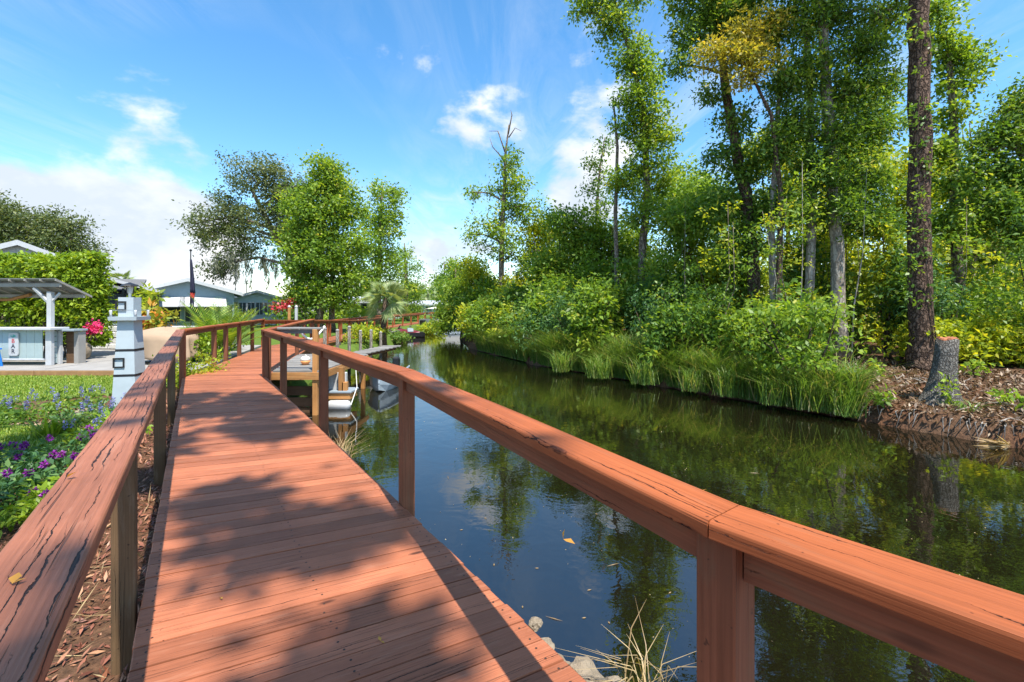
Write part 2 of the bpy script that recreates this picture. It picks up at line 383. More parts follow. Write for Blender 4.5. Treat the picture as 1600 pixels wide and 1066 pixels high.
# ------------------------------------------------------------------ terrain and water
WATER = -.9
LB = np.array([(9.0, -12), (4.2, -3.5), (1.5, 0), (1.0, 1.5), (.5, 2.45), (-.15, 3.0), (-.9, 3.5), (-2.7, 5.9), (-4.5, 8.4), (-5.0, 9.5), (-5.9, 13), (-6.3, 16), (-6.2, 19), (-6.5, 23.7),
               (-7.6, 30), (-7.2, 38), (-6.2, 46), (-5.2, 56), (-9, 75), (-30, 120)])
RB = np.array([(34, -12), (17, .5), (12, 4.5), (8.2, 7.2), (6.85, 9.05), (5.0, 11.7), (.9, 17.3), (-2.2, 23.7), (-3.3, 30), (-4.2, 40), (-3.4, 48), (-2.6, 56), (-4, 75), (-20, 120)])
def xl(y): return np.interp(y, LB[:, 1], LB[:, 0])
def xr(y): return np.interp(y, RB[:, 1], RB[:, 0])
def slope_cos(f, y): g = (f(y + .4) - f(y - .4)) / .8; return 1 / np.sqrt(1 + g * g)
def vnoise(x, y, s, seed=0):
    a = np.sin(x * s * 1.3 + seed) * np.cos(y * s * 1.7 + seed * 2.1) + .5 * np.sin(x * s * 3.1 + y * s * 2.3 + seed) + .3 * np.cos(x * s * 6.3 - y * s * 5.1 + seed)
    return a / 1.8
def ground_z(x, y):
    x = np.asarray(x, float); y = np.asarray(y, float)
    wob = vnoise(x, y, 1.6, 3) * .14 + vnoise(x, y, 7.3, 8) * .04
    dl = (xl(y) - x) * slope_cos(xl, y) + wob          # >0 on the left bank
    dr = (x - xr(y)) * slope_cos(xr, y) + wob          # >0 on the right bank
    inside = np.minimum(-dl, -dr)
    zl = -.98 + np.clip(dl / .45, 0, 1) * .66 + vnoise(x, y, 2.2, 1) * .025
    zr = -.98 + np.clip(dr / .1, 0, 1) * .4 + np.clip((dr - .1) / 3.2, 0, 1) * .46 + vnoise(x, y, 1.5, 5) * .05 + vnoise(x, y, 6.1, 2) * .025
    z = np.where(dl > 0, zl, np.where(dr > 0, zr, -.98 - np.clip(inside, 0, 1) * .9))
    z = np.where(y > 110, np.maximum(z, -.4), z)
    return z
def gz(x, y): return float(ground_z(x, y))
def axis(segs):
    out = []
    for a, b_, st in segs: out.append(np.arange(a, b_, st))
    return np.concatenate(out + [[segs[-1][1]]])
gx_ = axis([(-900, -100, 80), (-100, -30, 5), (-30, -12, .8), (-12, 13, .16), (13, 40, 1), (40, 100, 6), (100, 900, 80)])
gy_ = axis([(-300, -20, 40), (-20, -2, .8), (-2, 26, .17), (26, 60, .7), (60, 130, 5), (130, 1500, 80)])
GX, GY = np.meshgrid(gx_, gy_); GZ = ground_z(GX, GY)
nx, ny = len(gx_), len(gy_)
idx = np.arange(nx * ny).reshape(ny, nx)
q = np.stack([idx[:-1, :-1], idx[:-1, 1:], idx[1:, 1:], idx[1:, :-1]], -1).reshape(-1, 4)
g = np_mesh('ground', np.stack([GX.ravel(), GY.ravel(), GZ.ravel()], 1), q, M_GROUND, origin=(0, 0, 0), smooth=True)
tag(g, 'brown mulched and leaf strewn earth on both banks of the canal', 'ground', kind='structure')
w = MB().add([(-60, -12, WATER), (60, -12, WATER), (60, 119, WATER), (-60, 119, WATER)], [(0, 1, 2, 3)]).build('canal_water', M_WATER)
tag(w, 'dark still canal water mirroring sky and trees', 'water', kind='structure')

# ------------------------------------------------------------------ boardwalk deck
D1 = Vector((-.576, .8175, 0)); N1 = Vector((.8175, .576, 0)); L0 = Vector((-1.5, 1.77, 0))
def dk(t, w_, z=0): return L0 + D1 * t + N1 * w_ + Vector((0, 0, z))
Lc, Rc = Vector((-6.33, 8.6, 0)), Vector((-4.84, 8.8, 0))
Lp = [dk(-4.5, 0), Lc, Vector((-8.45, 15.2, 0)), Vector((-9.75, 24, -.3)), Vector((-10.5, 34, -.3)), Vector((-9.7, 46, -.3)), Vector((-8.6, 58, -.3))]
Rp = [dk(-4.5, 1.43), Rc, Vector((-6.85, 15.3, 0)), Vector((-8.3, 24, -.3)), Vector((-9.05, 34, -.3)), Vector((-8.25, 46, -.3)), Vector((-7.1, 58, -.3))]
bw = empty('boardwalk', (-1, 3, 0), 'red-brown stained plank boardwalk curving along the canal', 'boardwalk', kind='structure')
def slab_plank(a, b, c, d, th=.036, ch=.004):
    """plank with corners a,b (left end), c,d (right end) given counter-clockwise from above, top at their z, chamfered"""
    cen = (a + b + c + d) / 4
    top = [p + (cen - p).normalized() * ch * 1.4 for p in (a, b, c, d)]
    mid = [p - Vector((0, 0, ch)) for p in (a, b, c, d)]; bot = [p - Vector((0, 0, th)) for p in (a, b, c, d)]
    mb = MB(); mb.add(top + mid + bot, [(0, 1, 2, 3), (11, 10, 9, 8)] + [(i + 4, (i + 1) % 4 + 4, (i + 1) % 4, i) for i in range(4)] + [(i + 8, (i + 1) % 4 + 8, (i + 1) % 4 + 4, i + 4) for i in range(4)])
    return mb
far_pl = MB(); nails = MB()
for s_i in range(len(Lp) - 1):
    la, lb, ra, rb = Lp[s_i], Lp[s_i + 1], Rp[s_i], Rp[s_i + 1]
    n = int(round((lb - la).length / .143))
    for i in range(n):
        g_ = .5 * random.uniform(.035, .085)
        u0, u1 = (i + g_) / n, (i + 1 - g_) / n
        j = random.uniform(-.008, .012)
        e = (ra - la).normalized() * random.uniform(-.002, .003); ez = Vector((0, 0, random.uniform(-.002, .002)))
        p = [la.lerp(lb, u0) - e, ra.lerp(rb, u0) + e * 2, ra.lerp(rb, u1) + e * 2, la.lerp(lb, u1) - e]
        p = [v + ez for v in p]
        if s_i < 2:
            M = frame((p[0] + p[1] + p[2] + p[3]) / 4, p[1] - p[0])
            slab_plank(*p).build('plank', M_DECK, bw, M)
            if (p[0].y) < 7:
                for f_ in (.035, .5, .965):
                    for k in (.25, .75):
                        q_ = p[0].lerp(p[1], f_).lerp(p[3].lerp(p[2], f_), k) + Vector((random.uniform(-.01, .01), random.uniform(-.01, .01), 0))
                        nails.add([q_ + Vector((.0055 * math.cos(a), .0055 * math.sin(a), .0008)) for a in np.arange(6) * 1.0472], [(0, 1, 2, 3, 4, 5)])
        else:
            far_pl.add(*(lambda m_: (m_.v, m_.f))(slab_plank(*p)))
tag(far_pl.build('plank_run', M_DECK, bw), kind='stuff')
tag(nails.build('nail_heads', M_NAIL, bw), kind='stuff')
def beam(a, b, wd, ht, name, m_, parent):            # straight timber with its top at a,b
    a, b = Vector(a), Vector(b); x = (b - a).normalized(); y = Vector((0, 0, 1)).cross(x).normalized() * wd / 2
    mb = MB(); z = Vector((0, 0, -ht))
    mb.add([a - y, b - y, b + y, a + y, a - y + z, b - y + z, b + y + z, a + y + z], [(0, 1, 2, 3), (7, 6, 5, 4), (0, 4, 5, 1), (1, 5, 6, 2), (2, 6, 7, 3), (3, 7, 4, 0)])
    return mb.build(name, m_, parent, frame((a + b) / 2, x))
for pl, sgn in ((Lp, 1), (Rp, -1)):
    for a, b_ in zip(pl, pl[1:]):
        off = (Rp[0] - Lp[0]).normalized() * sgn * .05
        dz = Vector((0, 0, -.04))
        beam(a + off + dz, b_ + off + dz, .04, .17, 'rim_joist', M_POST, bw)
# piles carrying the deck over the bank edge
for t in np.arange(-1.5, 7.6, 2.45):
    p = dk(t, 1.28, -.04); MB().box(p - Vector((0, 0, .6)), (.11, .11, 1.2), R(35)).build('support_pile', M_POSTL, bw, frame(p, (0, 0, -1)))
for i in range(2, 6):
    for pl in (Lp, Rp):
        a, b_ = pl[i], pl[i + 1]
        for u in np.arange(0, 1, .25):
            p = a.lerp(b_, u) + Vector((0, 0, -.06)); MB().box(p - Vector((0, 0, .55)), (.12, .12, 1.1)).build('support_pile', M_PILE, bw, frame(p, (0, 0, -1)))

# ------------------------------------------------------------------ railings
post_mesh = {}
def post(parent, p, z0, z1, yaw, mat_, size=.09, name='post'):
    key = (mat_.name, round(z1 - z0, 2), size)
    if key not in post_mesh:
        mb = MB().cbox(((z1 - z0) / 2, 0, 0), (z1 - z0, size, size), .004); me = bpy.data.meshes.new('post')
        me.from_pydata(mb.v, [], mb.f); me.materials.append(mat_); post_mesh[key] = me
    M = Matrix.Translation(Vector((p[0], p[1], z0))) @ Matrix.Rotation(yaw, 4, 'Z') @ Matrix.Rotation(-math.pi / 2, 4, 'Y')
    return share(name, post_mesh[key], parent, M)
def cap_board(parent, Al, Ar, Bl, Br, th, m_, name='rail_cap', rnd=.011):
    """board lofted from end A to end B (left/right top corners), long edges eased"""
    w_ = (Al - Ar).length; k = rnd / w_
    prof = [(0, -th), (0, -rnd)] + [(k * (1 - math.cos(a)), -rnd * (1 - math.sin(a))) for a in (R(30), R(60), R(90))] + \
           [(1 - k * (1 - math.cos(a)), -rnd * (1 - math.sin(a))) for a in (R(90), R(60), R(30))] + [(1, -rnd), (1, -th)]
    secs = []
    for i in range(9):
        u = i / 8; l_, r_ = Al.lerp(Bl, u), Ar.lerp(Br, u)
        wob = .0025 * math.sin(u * 9 + w_ * 50 + Al.x * 7)
        secs.append([l_.lerp(r_, v) + Vector((0, 0, z + wob)) for v, z in prof])
    mb = MB().loft(secs)
    return mb.build(name, m_, parent, frame((Al + Ar) / 2, (Bl + Br) / 2 - (Al + Ar) / 2), smooth=False)
def railing(name, label, pts, m_cap, m_post, m_side, top=.933, width=.14, th=.038, post_off=(0, 0), zlow=-.05, side=True, side_h=.089, skip=(), extra=(), group=None, side_off=0):
    """pts: rail centre line on the deck level; a post under every point; caps mitred from post to post"""
    pts = [Vector(p) for p in pts]; root = empty(name, pts[len(pts) // 2], label, 'railing', group)
    n = len(pts); offs = []
    for i in range(n):
        d0 = (pts[i] - pts[i - 1]) if i else (pts[1] - pts[0]); d1 = (pts[i + 1] - pts[i]) if i < n - 1 else d0
        d0 = Vector((d0.x, d0.y, 0)).normalized(); d1 = Vector((d1.x, d1.y, 0)).normalized()
        b_ = (d0 + d1).normalized(); nn = Vector((-b_.y, b_.x, 0))
        offs.append(nn * (width / 2) / max(.5, nn.dot(Vector((-d1.y, d1.x, 0)))))
    up = Vector((0, 0, top))
    for i in range(n - 1):
        e = (pts[i + 1] - pts[i]).normalized() * .0018
        cap_board(root, pts[i] + offs[i] + up + e, pts[i] - offs[i] + up + e, pts[i + 1] + offs[i + 1] + up - e, pts[i + 1] - offs[i + 1] + up - e, th, m_cap)
        if side:
            d = (pts[i + 1] - pts[i]); d.normalize(); yv = Vector((-d.y, d.x, 0)) * side_off
            beam(pts[i] + d * .047 + yv + up - Vector((0, 0, th + .001)), pts[i + 1] - d * .047 + yv + up - Vector((0, 0, th + .001)), .038, side_h, 'side_rail', m_side, root)
    for i, p in enumerate(pts):
        if i in skip: continue
        d = (pts[min(i + 1, n - 1)] - pts[max(i - 1, 0)]); yaw = math.atan2(d.y, d.x)
        o_ = Vector((-d.y, d.x, 0)).normalized() * post_off[0]
        post(root, p + o_, p.z + zlow, p.z + top - th - .0005, yaw, m_post)
    return root
rr = [dk(-4.3, 1.50), dk(-1.76, 1.185), dk(.714, 1.425), dk(3.18, 1.41), dk(5.75, 1.36), dk(7.6, 1.30)]
railing('railing', 'orange stained wooden handrail on square posts along the canal side', rr, M_CAPR, M_POST, M_POST, zlow=-.2, group='boardwalk railings')
lr = [dk(-4.4, -.02), dk(-2.05, -.03), dk(.52, -.03), dk(3.17, -.035), dk(5.75, -.04), Lc + Vector((-.02, -.02, 0))]
railing('railing', 'deeply cracked red-brown handrail on weathered posts beside the garden bed', lr, M_CAPL, M_POSTL, M_POSTL, zlow=-.42, side=False, post_off=(.045, 0), skip=(5,), group='boardwalk railings')
l2 = [Lc + Vector((-.03, .05, 0)), Vector((-6.95, 10.45, 0)), Vector((-7.22, 11.3, 0)), Vector((-7.55, 12.4, 0)), Vector((-8.0, 13.8, 0)), Vector((-8.5, 15.3, 0))]
railing('railing', 'sunlit orange handrail turning past the patio after the boardwalk bend', l2, M_CAPR, M_POST, M_POST, zlow=-.4, group='boardwalk railings')
r2 = [Rc + Vector((.02, .06, 0)), Vector((-5.32, 10.4, 0)), Vector((-5.95, 12.4, 0)), Vector((-6.8, 15.3, 0))]
railing('railing', 'short red-brown handrail between the boardwalk and the boat landing', r2, M_CAPR, M_POST, M_POST, zlow=-.3, group='boardwalk railings')
def sub(pl, step):
    out = []
    for a, b_ in zip(pl, pl[1:]):
        n = max(1, int(round((b_ - a).length / step)))
        out += [a.lerp(b_, i / n) for i in range(n)]
    return out + [pl[-1]]
railing('railing', 'long orange handrail of the distant walkway on its garden side', sub(Lp[2:], 2.2), M_CAPR, M_CAPR, M_CAPR, top=.9, group='boardwalk railings', th=.05)
railing('railing', 'long orange handrail of the distant walkway on its water side', sub(Rp[2:], 2.2), M_CAPR, M_CAPR, M_CAPR, top=.9, group='boardwalk railings', th=.05)

# ------------------------------------------------------------------ boat landing, skiff, pilings
ld = empty('boat_landing', (-4.5, 10, 0), 'small timber boat landing with grey boards and orange fascia', 'dock')
for i in range(22):
    y0 = 9.36 + i * .145; x0 = -5.0 - (y0 - 9.36) * .31
    a = [Vector((x0, y0, .03)), Vector((-4.03, y0, .03)), Vector((-4.03, y0 + .138, .03)), Vector((x0 - .043, y0 + .138, .03))]
    slab_plank(*a).build('plank', M_GREYWOOD, ld, frame(sum(a, Vector()) / 4, (1, 0, 0)))
beam((-5.02, 9.34, -.004), (-4.02, 9.34, -.004), .04, .15, 'fascia_board', M_ORANGE, ld)
beam((-4.01, 9.36, -.004), (-4.01, 12.5, -.004), .04, .15, 'fascia_board', M_ORANGE, ld)
post(ld, (-4.12, 9.4, 0), -1.5, .895, 0, M_ORANGE, .1)
for y_ in (10.9, 12.4): post(ld, (-4.12, y_, 0), -1.5, -.006, 0, M_ORANGE, .1)
cap_board(ld, Vector((-4.95, 9.5, .935)), Vector((-4.95, 9.36, .935)), Vector((-4.0, 9.5, .935)), Vector((-4.0, 9.36, .935)), .038, M_GREYWOOD)
beam((-4.9, 9.43, .89), (-4.18, 9.43, .89), .038, .085, 'side_rail', M_GREYWOOD, ld)
for k, z in enumerate((-.34, -.58, -.8)):
    beam((-5.3, 9.62, z), (-4.05, 9.62, z), .04, .19, 'bulkhead_board', M_DARKWOOD, ld)
by = empty('buoy', (-4.75, 10.3, .03), 'round cream and orange mooring buoy resting on the boat landing', 'buoy')
MB().lathe((-4.75, 10.3, .03), [(.015, 0), (.07, .012), (.1, .06), (.108, .1)]).build('lower_half', P_BUOY, by, smooth=True)
MB().lathe((-4.75, 10.3, .131), [(.108, 0), (.1, .05), (.07, .085), (.02, .1)]).build('upper_half', P_CREAM, by, smooth=True)
MB().tube([(-4.75, 10.3, .22), (-4.74, 10.28, .26), (-4.7, 10.26, .24)], .008, 5).build('rope_loop', P_ROPE, by)

def hull(cx, cy, L_, B_, z0, z1, yaw, n=10, bow=.35):
    """ring sections of an open boat hull, stern at -L/2, bow at +L/2 along local x"""
    secs = []; Mr = Matrix.Translation((cx, cy, 0)) @ Matrix.Rotation(yaw, 4, 'Z')
    for i in range(n + 1):
        u = i / n; wq = B_ / 2 * (1 - max(0, (u - (1 - bow)) / bow) ** 2.2 * .96); x = (u - .5) * L_
        lift = max(0, (u - .6) / .4) ** 2 * .25 * (z1 - z0)
        ring = [(-wq, z1 + lift), (-wq * .93, z0 + (z1 - z0) * .45 + lift), (-wq * .6, z0 + lift * 1.5), (wq * .6, z0 + lift * 1.5), (wq * .93, z0 + (z1 - z0) * .45 + lift), (wq, z1 + lift),
                (wq * .86, z1 + lift - .01), (wq * .8, z0 + (z1 - z0) * .4 + lift), (-wq * .8, z0 + (z1 - z0) * .4 + lift), (-wq * .86, z1 + lift - .01)]
        secs.append([Mr @ Vector((x, y, z)) for y, z in ring])
    return secs
sk = empty('skiff', (-3.6, 13.0, -.95), 'small grey skiff with white seats moored behind the landing', 'boat')
MB().loft(hull(-3.6, 13.0, 2.5, .85, -1.0, -.55, R(-85))).build('hull', P_GREYP, sk)
for y_ in (12.5, 13.3): MB().box((-3.6, y_, -.63), (.62, .22, .04)).build('bench_seat', P_HULL, sk)
mb = MB()
for s_ in (-1, 1): mb.tube([s.copy() if False else Vector(p) for p in [sec[0 if s_ < 0 else 5] for sec in hull(-3.6, 13.0, 2.5, .87, -1.0, -.54, R(-85))]], .03, 6)
mb.build('gunwale', P_GREYP, sk)
MB().cbox((-3.7, 14.32, -.42), (.2, .24, .34), .04).box((-3.7, 14.34, -.75), (.09, .12, .4)).build('outboard_motor', P_BLACK, sk)
fd = empty('fender', (-3.76, 9.95, -.83), 'white inflatable boat fender floating at the landing', 'fender')
MB().tube([(-4.1, 9.95, -.82), (-4.08, 9.95, -.82), (-4.03, 9.95, -.82), (-3.66, 9.95, -.82), (-3.61, 9.95, -.82), (-3.58, 9.95, -.82)], [.03, .085, .11, .11, .085, .03], 14).build('tube_body', P_HULL, fd, smooth=True)
MB().tube([(-3.58, 9.95, -.82), (-3.6, 10.4, -.5), (-3.66, 10.5, -.1), (-3.7, 10.6, .05)], .01, 5).build('rope', P_ROPE, fd)
lf = empty('boat_lift', (-3.9, 10.9, -.6), 'short orange pile pair with white box beside the landing', 'boat lift')
for x_, z_ in ((-3.86, -.0), (-3.78, -.34)): post(lf, (x_, 10.15, 0), -1.6, z_, 0, M_ORANGE, .11, 'pile')
MB().cbox((-4.0, 10.3, -.34), (.4, .12, .4), .015).build('white_box', P_HULL, lf)
MB().cbox((-3.92, 10.3, -.555), (.62, .5, .05), .01).build('grey_step', P_GREYP, lf)
MB().box((-3.92, 10.3, -.65), (.56, .44, .13)).build('step_frame', M_ORANGE, lf)
spots = [(-6.1, 14.6, .62), (-6.0, 15.4, .52), (-5.85, 16.1, .6), (-5.75, 17.0, .4), (-5.6, 17.8, .38), (-5.45, 18.6, .25)]
PLB = ['grey mooring piling with hanging white rope beside the handrail', 'weathered piling second along the finger dock', 'tall grey piling in the middle of the finger dock',
       'pale piling fourth along the finger dock', 'short pale piling near the yellow bank shrub', 'lowest piling at the end of the finger dock']
for (x_, y_, z_), lb_ in zip(spots, PLB):
    e = empty('mooring_piling', (x_, y_, -1.2), lb_, 'piling', 'pilings of the finger dock')
    MB().tube([(x_, y_, -1.6), (x_, y_, z_)], [.06, .055], 10).build('pile', M_PILE, e, smooth=True)
    MB().lathe((x_, y_, z_), [(.062, 0), (.062, .03), (.02, .06)], 10).build('pile_cap', P_CONC, e)
fdk = empty('finger_dock', (-5.6, 16.5, -.3), 'narrow white topped finger dock beside the pilings', 'dock')
for i in range(11):
    p = Vector((-5.95, 14.7, -.28)).lerp(Vector((-5.3, 18.7, -.28)), i / 11)
    a = [p + Vector((0, 0, 0)), p + Vector((.75, .1, 0)), p + Vector((.72, .42, 0)), p + Vector((-.03, .32, 0))]
    slab_plank(*a).build('plank', M_GREYWOOD, fdk, frame(sum(a, Vector()) / 4, (1, .1, 0)))
beam((-5.5, 14.8, -.32), (-4.9, 18.7, -.32), .1, .14, 'stringer', M_DARKWOOD, fdk)
rp = MB(); pr = [Vector((-6.75, 14.0, .75)).lerp(Vector((-6.1, 14.6, .72)), u) - Vector((0, 0, .42 * math.sin(u * math.pi))) for u in np.linspace(0, 1, 9)]
rp.tube(pr, .035, 8); tag(rp.build('hanging_rope', P_ROPE, smooth=True), 'thick white rope sagging between handrail and first piling', 'rope')

# ------------------------------------------------------------------ leaf machinery
def unit(a): return a / np.maximum(np.linalg.norm(a, axis=-1, keepdims=True), 1e-6)
def leaf_arrays(P, out, L_, W_r, rng, up=.8, droop=.25, fold=.12):
    """one folded rhombus per point: P (n,3) stalk ends, out (n,3) outward directions"""
    n = len(P); a = unit(out * .7 + rng.normal(size=(n, 3)) * .75 + np.array([0, 0, -droop]))
    n0 = unit(np.array([0, 0, up]) + rng.normal(size=(n, 3)) * .6); b_ = unit(np.cross(a, n0)); nn = np.cross(b_, a)
    ln = (L_ * rng.uniform(.45, 1.45, n))[:, None]; w_ = ln * W_r
    v = np.stack([P, P + a * ln * .45 + b_ * w_ * .5 + nn * ln * fold, P + a * ln, P + a * ln * .45 - b_ * w_ * .5 + nn * ln * fold], 1)
    return v.reshape(-1, 3)
def leaf_mesh(name, v, m_, parent, tone, kind=None):
    n = len(v) // 4
    return np_mesh(name, v, np.arange(n * 4).reshape(n, 4), m_, parent, tone, kind)
def clumps(cen, rng, per, cr, flat=.7):
    """leaf stalk points round every clump centre; returns points, outward vectors, tones"""
    n = len(cen); k = rng.integers(int(per * .6), int(per * 1.4) + 1, n); idx_ = np.repeat(np.arange(n), k)
    d = rng.normal(size=(len(idx_), 3)); d[:, 2] *= flat; rad = cr * rng.uniform(.6, 1.3, n)
    P = cen[idx_] + d * (rad[idx_] * .55)[:, None]
    tone = np.clip(rng.uniform(.15, .75, n)[idx_] + rng.normal(size=len(idx_)) * .16, 0, 1)
    return P, unit(d), tone
LEAFCOUNT = 0
def make_tree(name, label, trunk, lobes, mats, leaf=.12, wr=.5, per=45, cr=.5, dens=1.0, group=None, seed=1, cat='tree', limbs=True, extra_trunks=(), dead=(), shell=.45, twig=.35, up=.8, droop=.25):
    """trunk [(point, radius)], lobes [(centre, radius xyz, clump count)]"""
    global LEAFCOUNT
    rng = np.random.default_rng(seed); rnd = random.Random(seed)
    base = Vector(trunk[0][0]); root = empty(name, base, label, cat, group)
    tb = MB()
    def wig(pts, amp): return [p + Vector((rnd.uniform(-amp, amp), rnd.uniform(-amp, amp), 0)) for p in pts]
    for tr in [trunk] + list(extra_trunks):
        P = [Vector(p) for p, r in tr]; r_ = [r for p, r in tr]; PP = []; RR = []
        for i in range(len(P) - 1):
            for k in range(4):
                u = k / 4; PP.append(P[i].lerp(P[i + 1], u) + Vector((rnd.uniform(-1, 1), rnd.uniform(-1, 1), 0)) * r_[i] * .18); RR.append(r_[i] * (1 - u) + r_[i + 1] * u)
        PP.append(P[-1]); RR.append(r_[-1]); RR[0] *= 1.35
        tb.tube(PP, RR, 9)
    allp = [(Vector(p), r) for tr in [trunk] + list(extra_trunks) for p, r in tr]
    dense = []
    for tr in [trunk] + list(extra_trunks):
        for (p, r), (p2, r2) in zip(tr, tr[1:]):
            for k in range(6): dense.append((Vector(p).lerp(Vector(p2), k / 6), r + (r2 - r) * k / 6))
        dense.append((Vector(tr[-1][0]), tr[-1][1]))
    cents = []
    for c, rad, ncl in lobes:
        c = Vector(c); rad = Vector(rad) if hasattr(rad, '__len__') else Vector((rad, rad, rad * .8))
        ncl = max(4, int(ncl * dens * 1.2))
        d = unit(rng.normal(size=(ncl, 3))); rr_ = rng.uniform(0, 1, ncl) ** shell
        cc = np.array(c) + d * rr_[:, None] * np.array(rad)
        cents.append(cc)
        if limbs:
            below = [x for x in dense if x[0].z < c.z - .1 * rad.z] or dense[:1]
            s, sr = min(below, key=lambda x: (x[0] - c).length + max(0, (c - x[0]).length * .0))
            r0 = min(sr * .6, .03 + .018 * (c - s).length)
            midp = s.lerp(c, .5) + Vector((rnd.uniform(-.2, .2), rnd.uniform(-.2, .2), .12 * (c - s).length))
            tb.tube([s, s.lerp(midp, .5) + Vector((0, 0, .03)), midp, midp.lerp(c, .5), c], [r0, r0 * .85, r0 * .65, r0 * .5, r0 * .3], 6, cap=False)
            for k in range(ncl):
                if rnd.random() < twig:
                    e = Vector(cc[k]); st = c.lerp(midp, rnd.random() * .7)
                    tb.tube([st, st.lerp(e, .5) + Vector((0, 0, rnd.uniform(-.1, .15))), e], [r0 * .35, r0 * .22, r0 * .08], 4, cap=False)
    for pts, r_ in dead: tb.tube([Vector(p) for p in pts], [r_ * (1 - .8 * i / (len(pts) - 1)) for i in range(len(pts))], 5)
    tb.build('trunk', mats[1], root, smooth=True)
    cents = np.concatenate(cents)
    P, o_, tone = clumps(cents, rng, per * 1.5, cr * 1.15)
    v = leaf_arrays(P, o_, leaf * 1.14, wr * 1.08, rng, up, droop); LEAFCOUNT += len(P)
    leaf_mesh('crown', v, mats[0], root, tone)
    return root
def make_bush(name, label, base, h, rad, m_, leaf=.09, wr=.5, n=60, per=40, cr=.3, group=None, seed=1, cat='shrub', bark=None, stems=5, low=.1):
    global LEAFCOUNT
    rng = np.random.default_rng(seed); rnd = random.Random(seed); base = Vector(base)
    root = empty(name, base, label, cat, group); tb = MB()
    d = unit(rng.normal(size=(n, 3))); rr_ = rng.uniform(0, 1, n) ** .4
    c = d * rr_[:, None] * np.array([rad, rad, h * (1 - low) / 2]) + np.array([0, 0, h * (1 + low) / 2])
    # loosen the outline
    c += rng.normal(size=(n, 3)) * np.array([rad, rad, h * .4]) * .2
    c[:, 2] = np.maximum(c[:, 2], .12); c += np.array(base)
    for k in range(stems):
        e = Vector(c[rnd.randrange(n)]); s = base + Vector((rnd.uniform(-.15, .15), rnd.uniform(-.15, .15), -.05)); r0 = .012 + .009 * h * rnd.uniform(.6, 1.3)
        tb.tube([s, s.lerp(e, .4) + Vector((rnd.uniform(-.15, .15), rnd.uniform(-.15, .15), .1 * h)), e], [r0, r0 * .7, r0 * .2], 5, cap=False)
    tb.build('stem', bark or B_BROWN, root, smooth=True)
    P, o_, tone = clumps(c, rng, per, cr); P[:, 2] = np.maximum(P[:, 2], base.z + .03)
    LEAFCOUNT += len(P); leaf_mesh('foliage', leaf_arrays(P, o_, leaf * 1.25, wr * 1.1, rng), m_, root, tone)
    return root
def blades(name, pts, h, wd, m_, rng, parent=None, lean=.5, kind='stuff', tone=None, segs=2):
    """curved grass blades: two quads each, rooted at pts (n,3)"""
    n = len(pts); hh = h * rng.uniform(.5, 1.25, n); az = rng.uniform(0, 6.283, n); ln = lean * rng.uniform(.2, 1.3, n) * hh
    dx, dy = np.cos(az), np.sin(az); side = np.stack([-dy, dx, np.zeros(n)], 1) * (wd * rng.uniform(.6, 1.3, n))[:, None] * .5
    fw = np.stack([dx, dy, np.zeros(n)], 1); upv = np.array([0, 0, 1.0])
    p1 = pts + fw * (ln * .3)[:, None] + upv * (hh * .6)[:, None]; p2 = pts + fw * ln[:, None] + upv * (hh * (1 - .22 * lean))[:, None]
    v = np.stack([pts - side, pts + side, p1 + side * .8, p1 - side * .8, p2 + side * .12, p2 - side * .12], 1).reshape(-1, 3)
    i0 = np.arange(n)[:, None] * 6; q_ = np.concatenate([i0 + np.array([0, 1, 2, 3]), i0 + np.array([3, 2, 4, 5])], 1).reshape(-1, 4)
    t = np.repeat(tone if tone is not None else np.clip(rng.normal(.5, .28, n), 0, 1), 2)
    return np_mesh(name, v, q_, m_, parent, t, kind)
def px_lobes(lst, Y, depth=1.0, n=30):
    """lobes read off the photo: (px, py, radius in px[, dy offset]) at distance Y"""
    out = []
    for a in lst:
        s = Y / FPX; c = at(a[0], a[1], Y); r_ = a[2] * s
        if len(a) > 3: c.y += a[3]
        out.append((c, (r_, r_ * depth, r_ * .85), max(4, n * (a[2] / 40) ** 2)))
    return out
def px_trunk(lst, Y): return [(at(px, py, Y), r_) for px, py, r_ in lst]
def ground_pt(x, y): return Vector((x, y, gz(x, y)))

# ------------------------------------------------------------------ garden side: lawn, patio, bar
GZL = -.3
def xrail(y): return -1.5 - .7046 * (y - 1.77)          # line of the left deck edge
lawn_poly = [(-30, 10.5), (-30, 8.3), (-9.6, 7.3), (-8.6, 7.9), (-7.1, 8.9), (-7.3, 10.5)]
lw = MB().prism(lawn_poly, GZL + .0, GZL + .035).build('lawn', M_LAWN); tag(lw, 'bright sunlit strip of mown lawn in front of the patio', 'lawn', kind='structure')
lp2 = [(-12, 6.2), (-12, 3.9), (-6.6, 4.0), (-5.6, 4.8), (-5.35, 5.6), (-6.4, 6.1)]
lw2 = MB().prism(lp2, GZL + .0, GZL + .03).build('lawn', M_LAWN); tag(lw2, 'shaded green tongue of lawn between the flower beds', 'lawn', kind='structure')
def in_poly(x, y, poly):
    c = np.zeros(len(x), bool); n = len(poly)
    for i in range(n):
        (x1, y1), (x2, y2) = poly[i], poly[i - 1]
        c ^= ((y1 > y) != (y2 > y)) & (x < (x2 - x1) * (y - y1) / (y2 - y1 + 1e-9) + x1)
    return c
rng = np.random.default_rng(11)
for poly, n, h_, nm in ((lawn_poly, 60000, .05, 'sunny lawn grass'), (lp2, 45000, .06, 'shaded lawn grass')):
    xs = [max(-17, p[0]) for p in poly]; ys = [p[1] for p in poly]
    X = rng.uniform(min(xs), max(xs), n); Y = rng.uniform(min(ys), max(ys), n); k = in_poly(X, Y, poly)
    P = np.stack([X[k], Y[k], np.full(k.sum(), GZL + .03)], 1)
    o = blades('lawn_grass', P, h_, .012, G_LAWN, rng, lean=.6); tag(o, 'short mown blades of the ' + nm, 'grass')
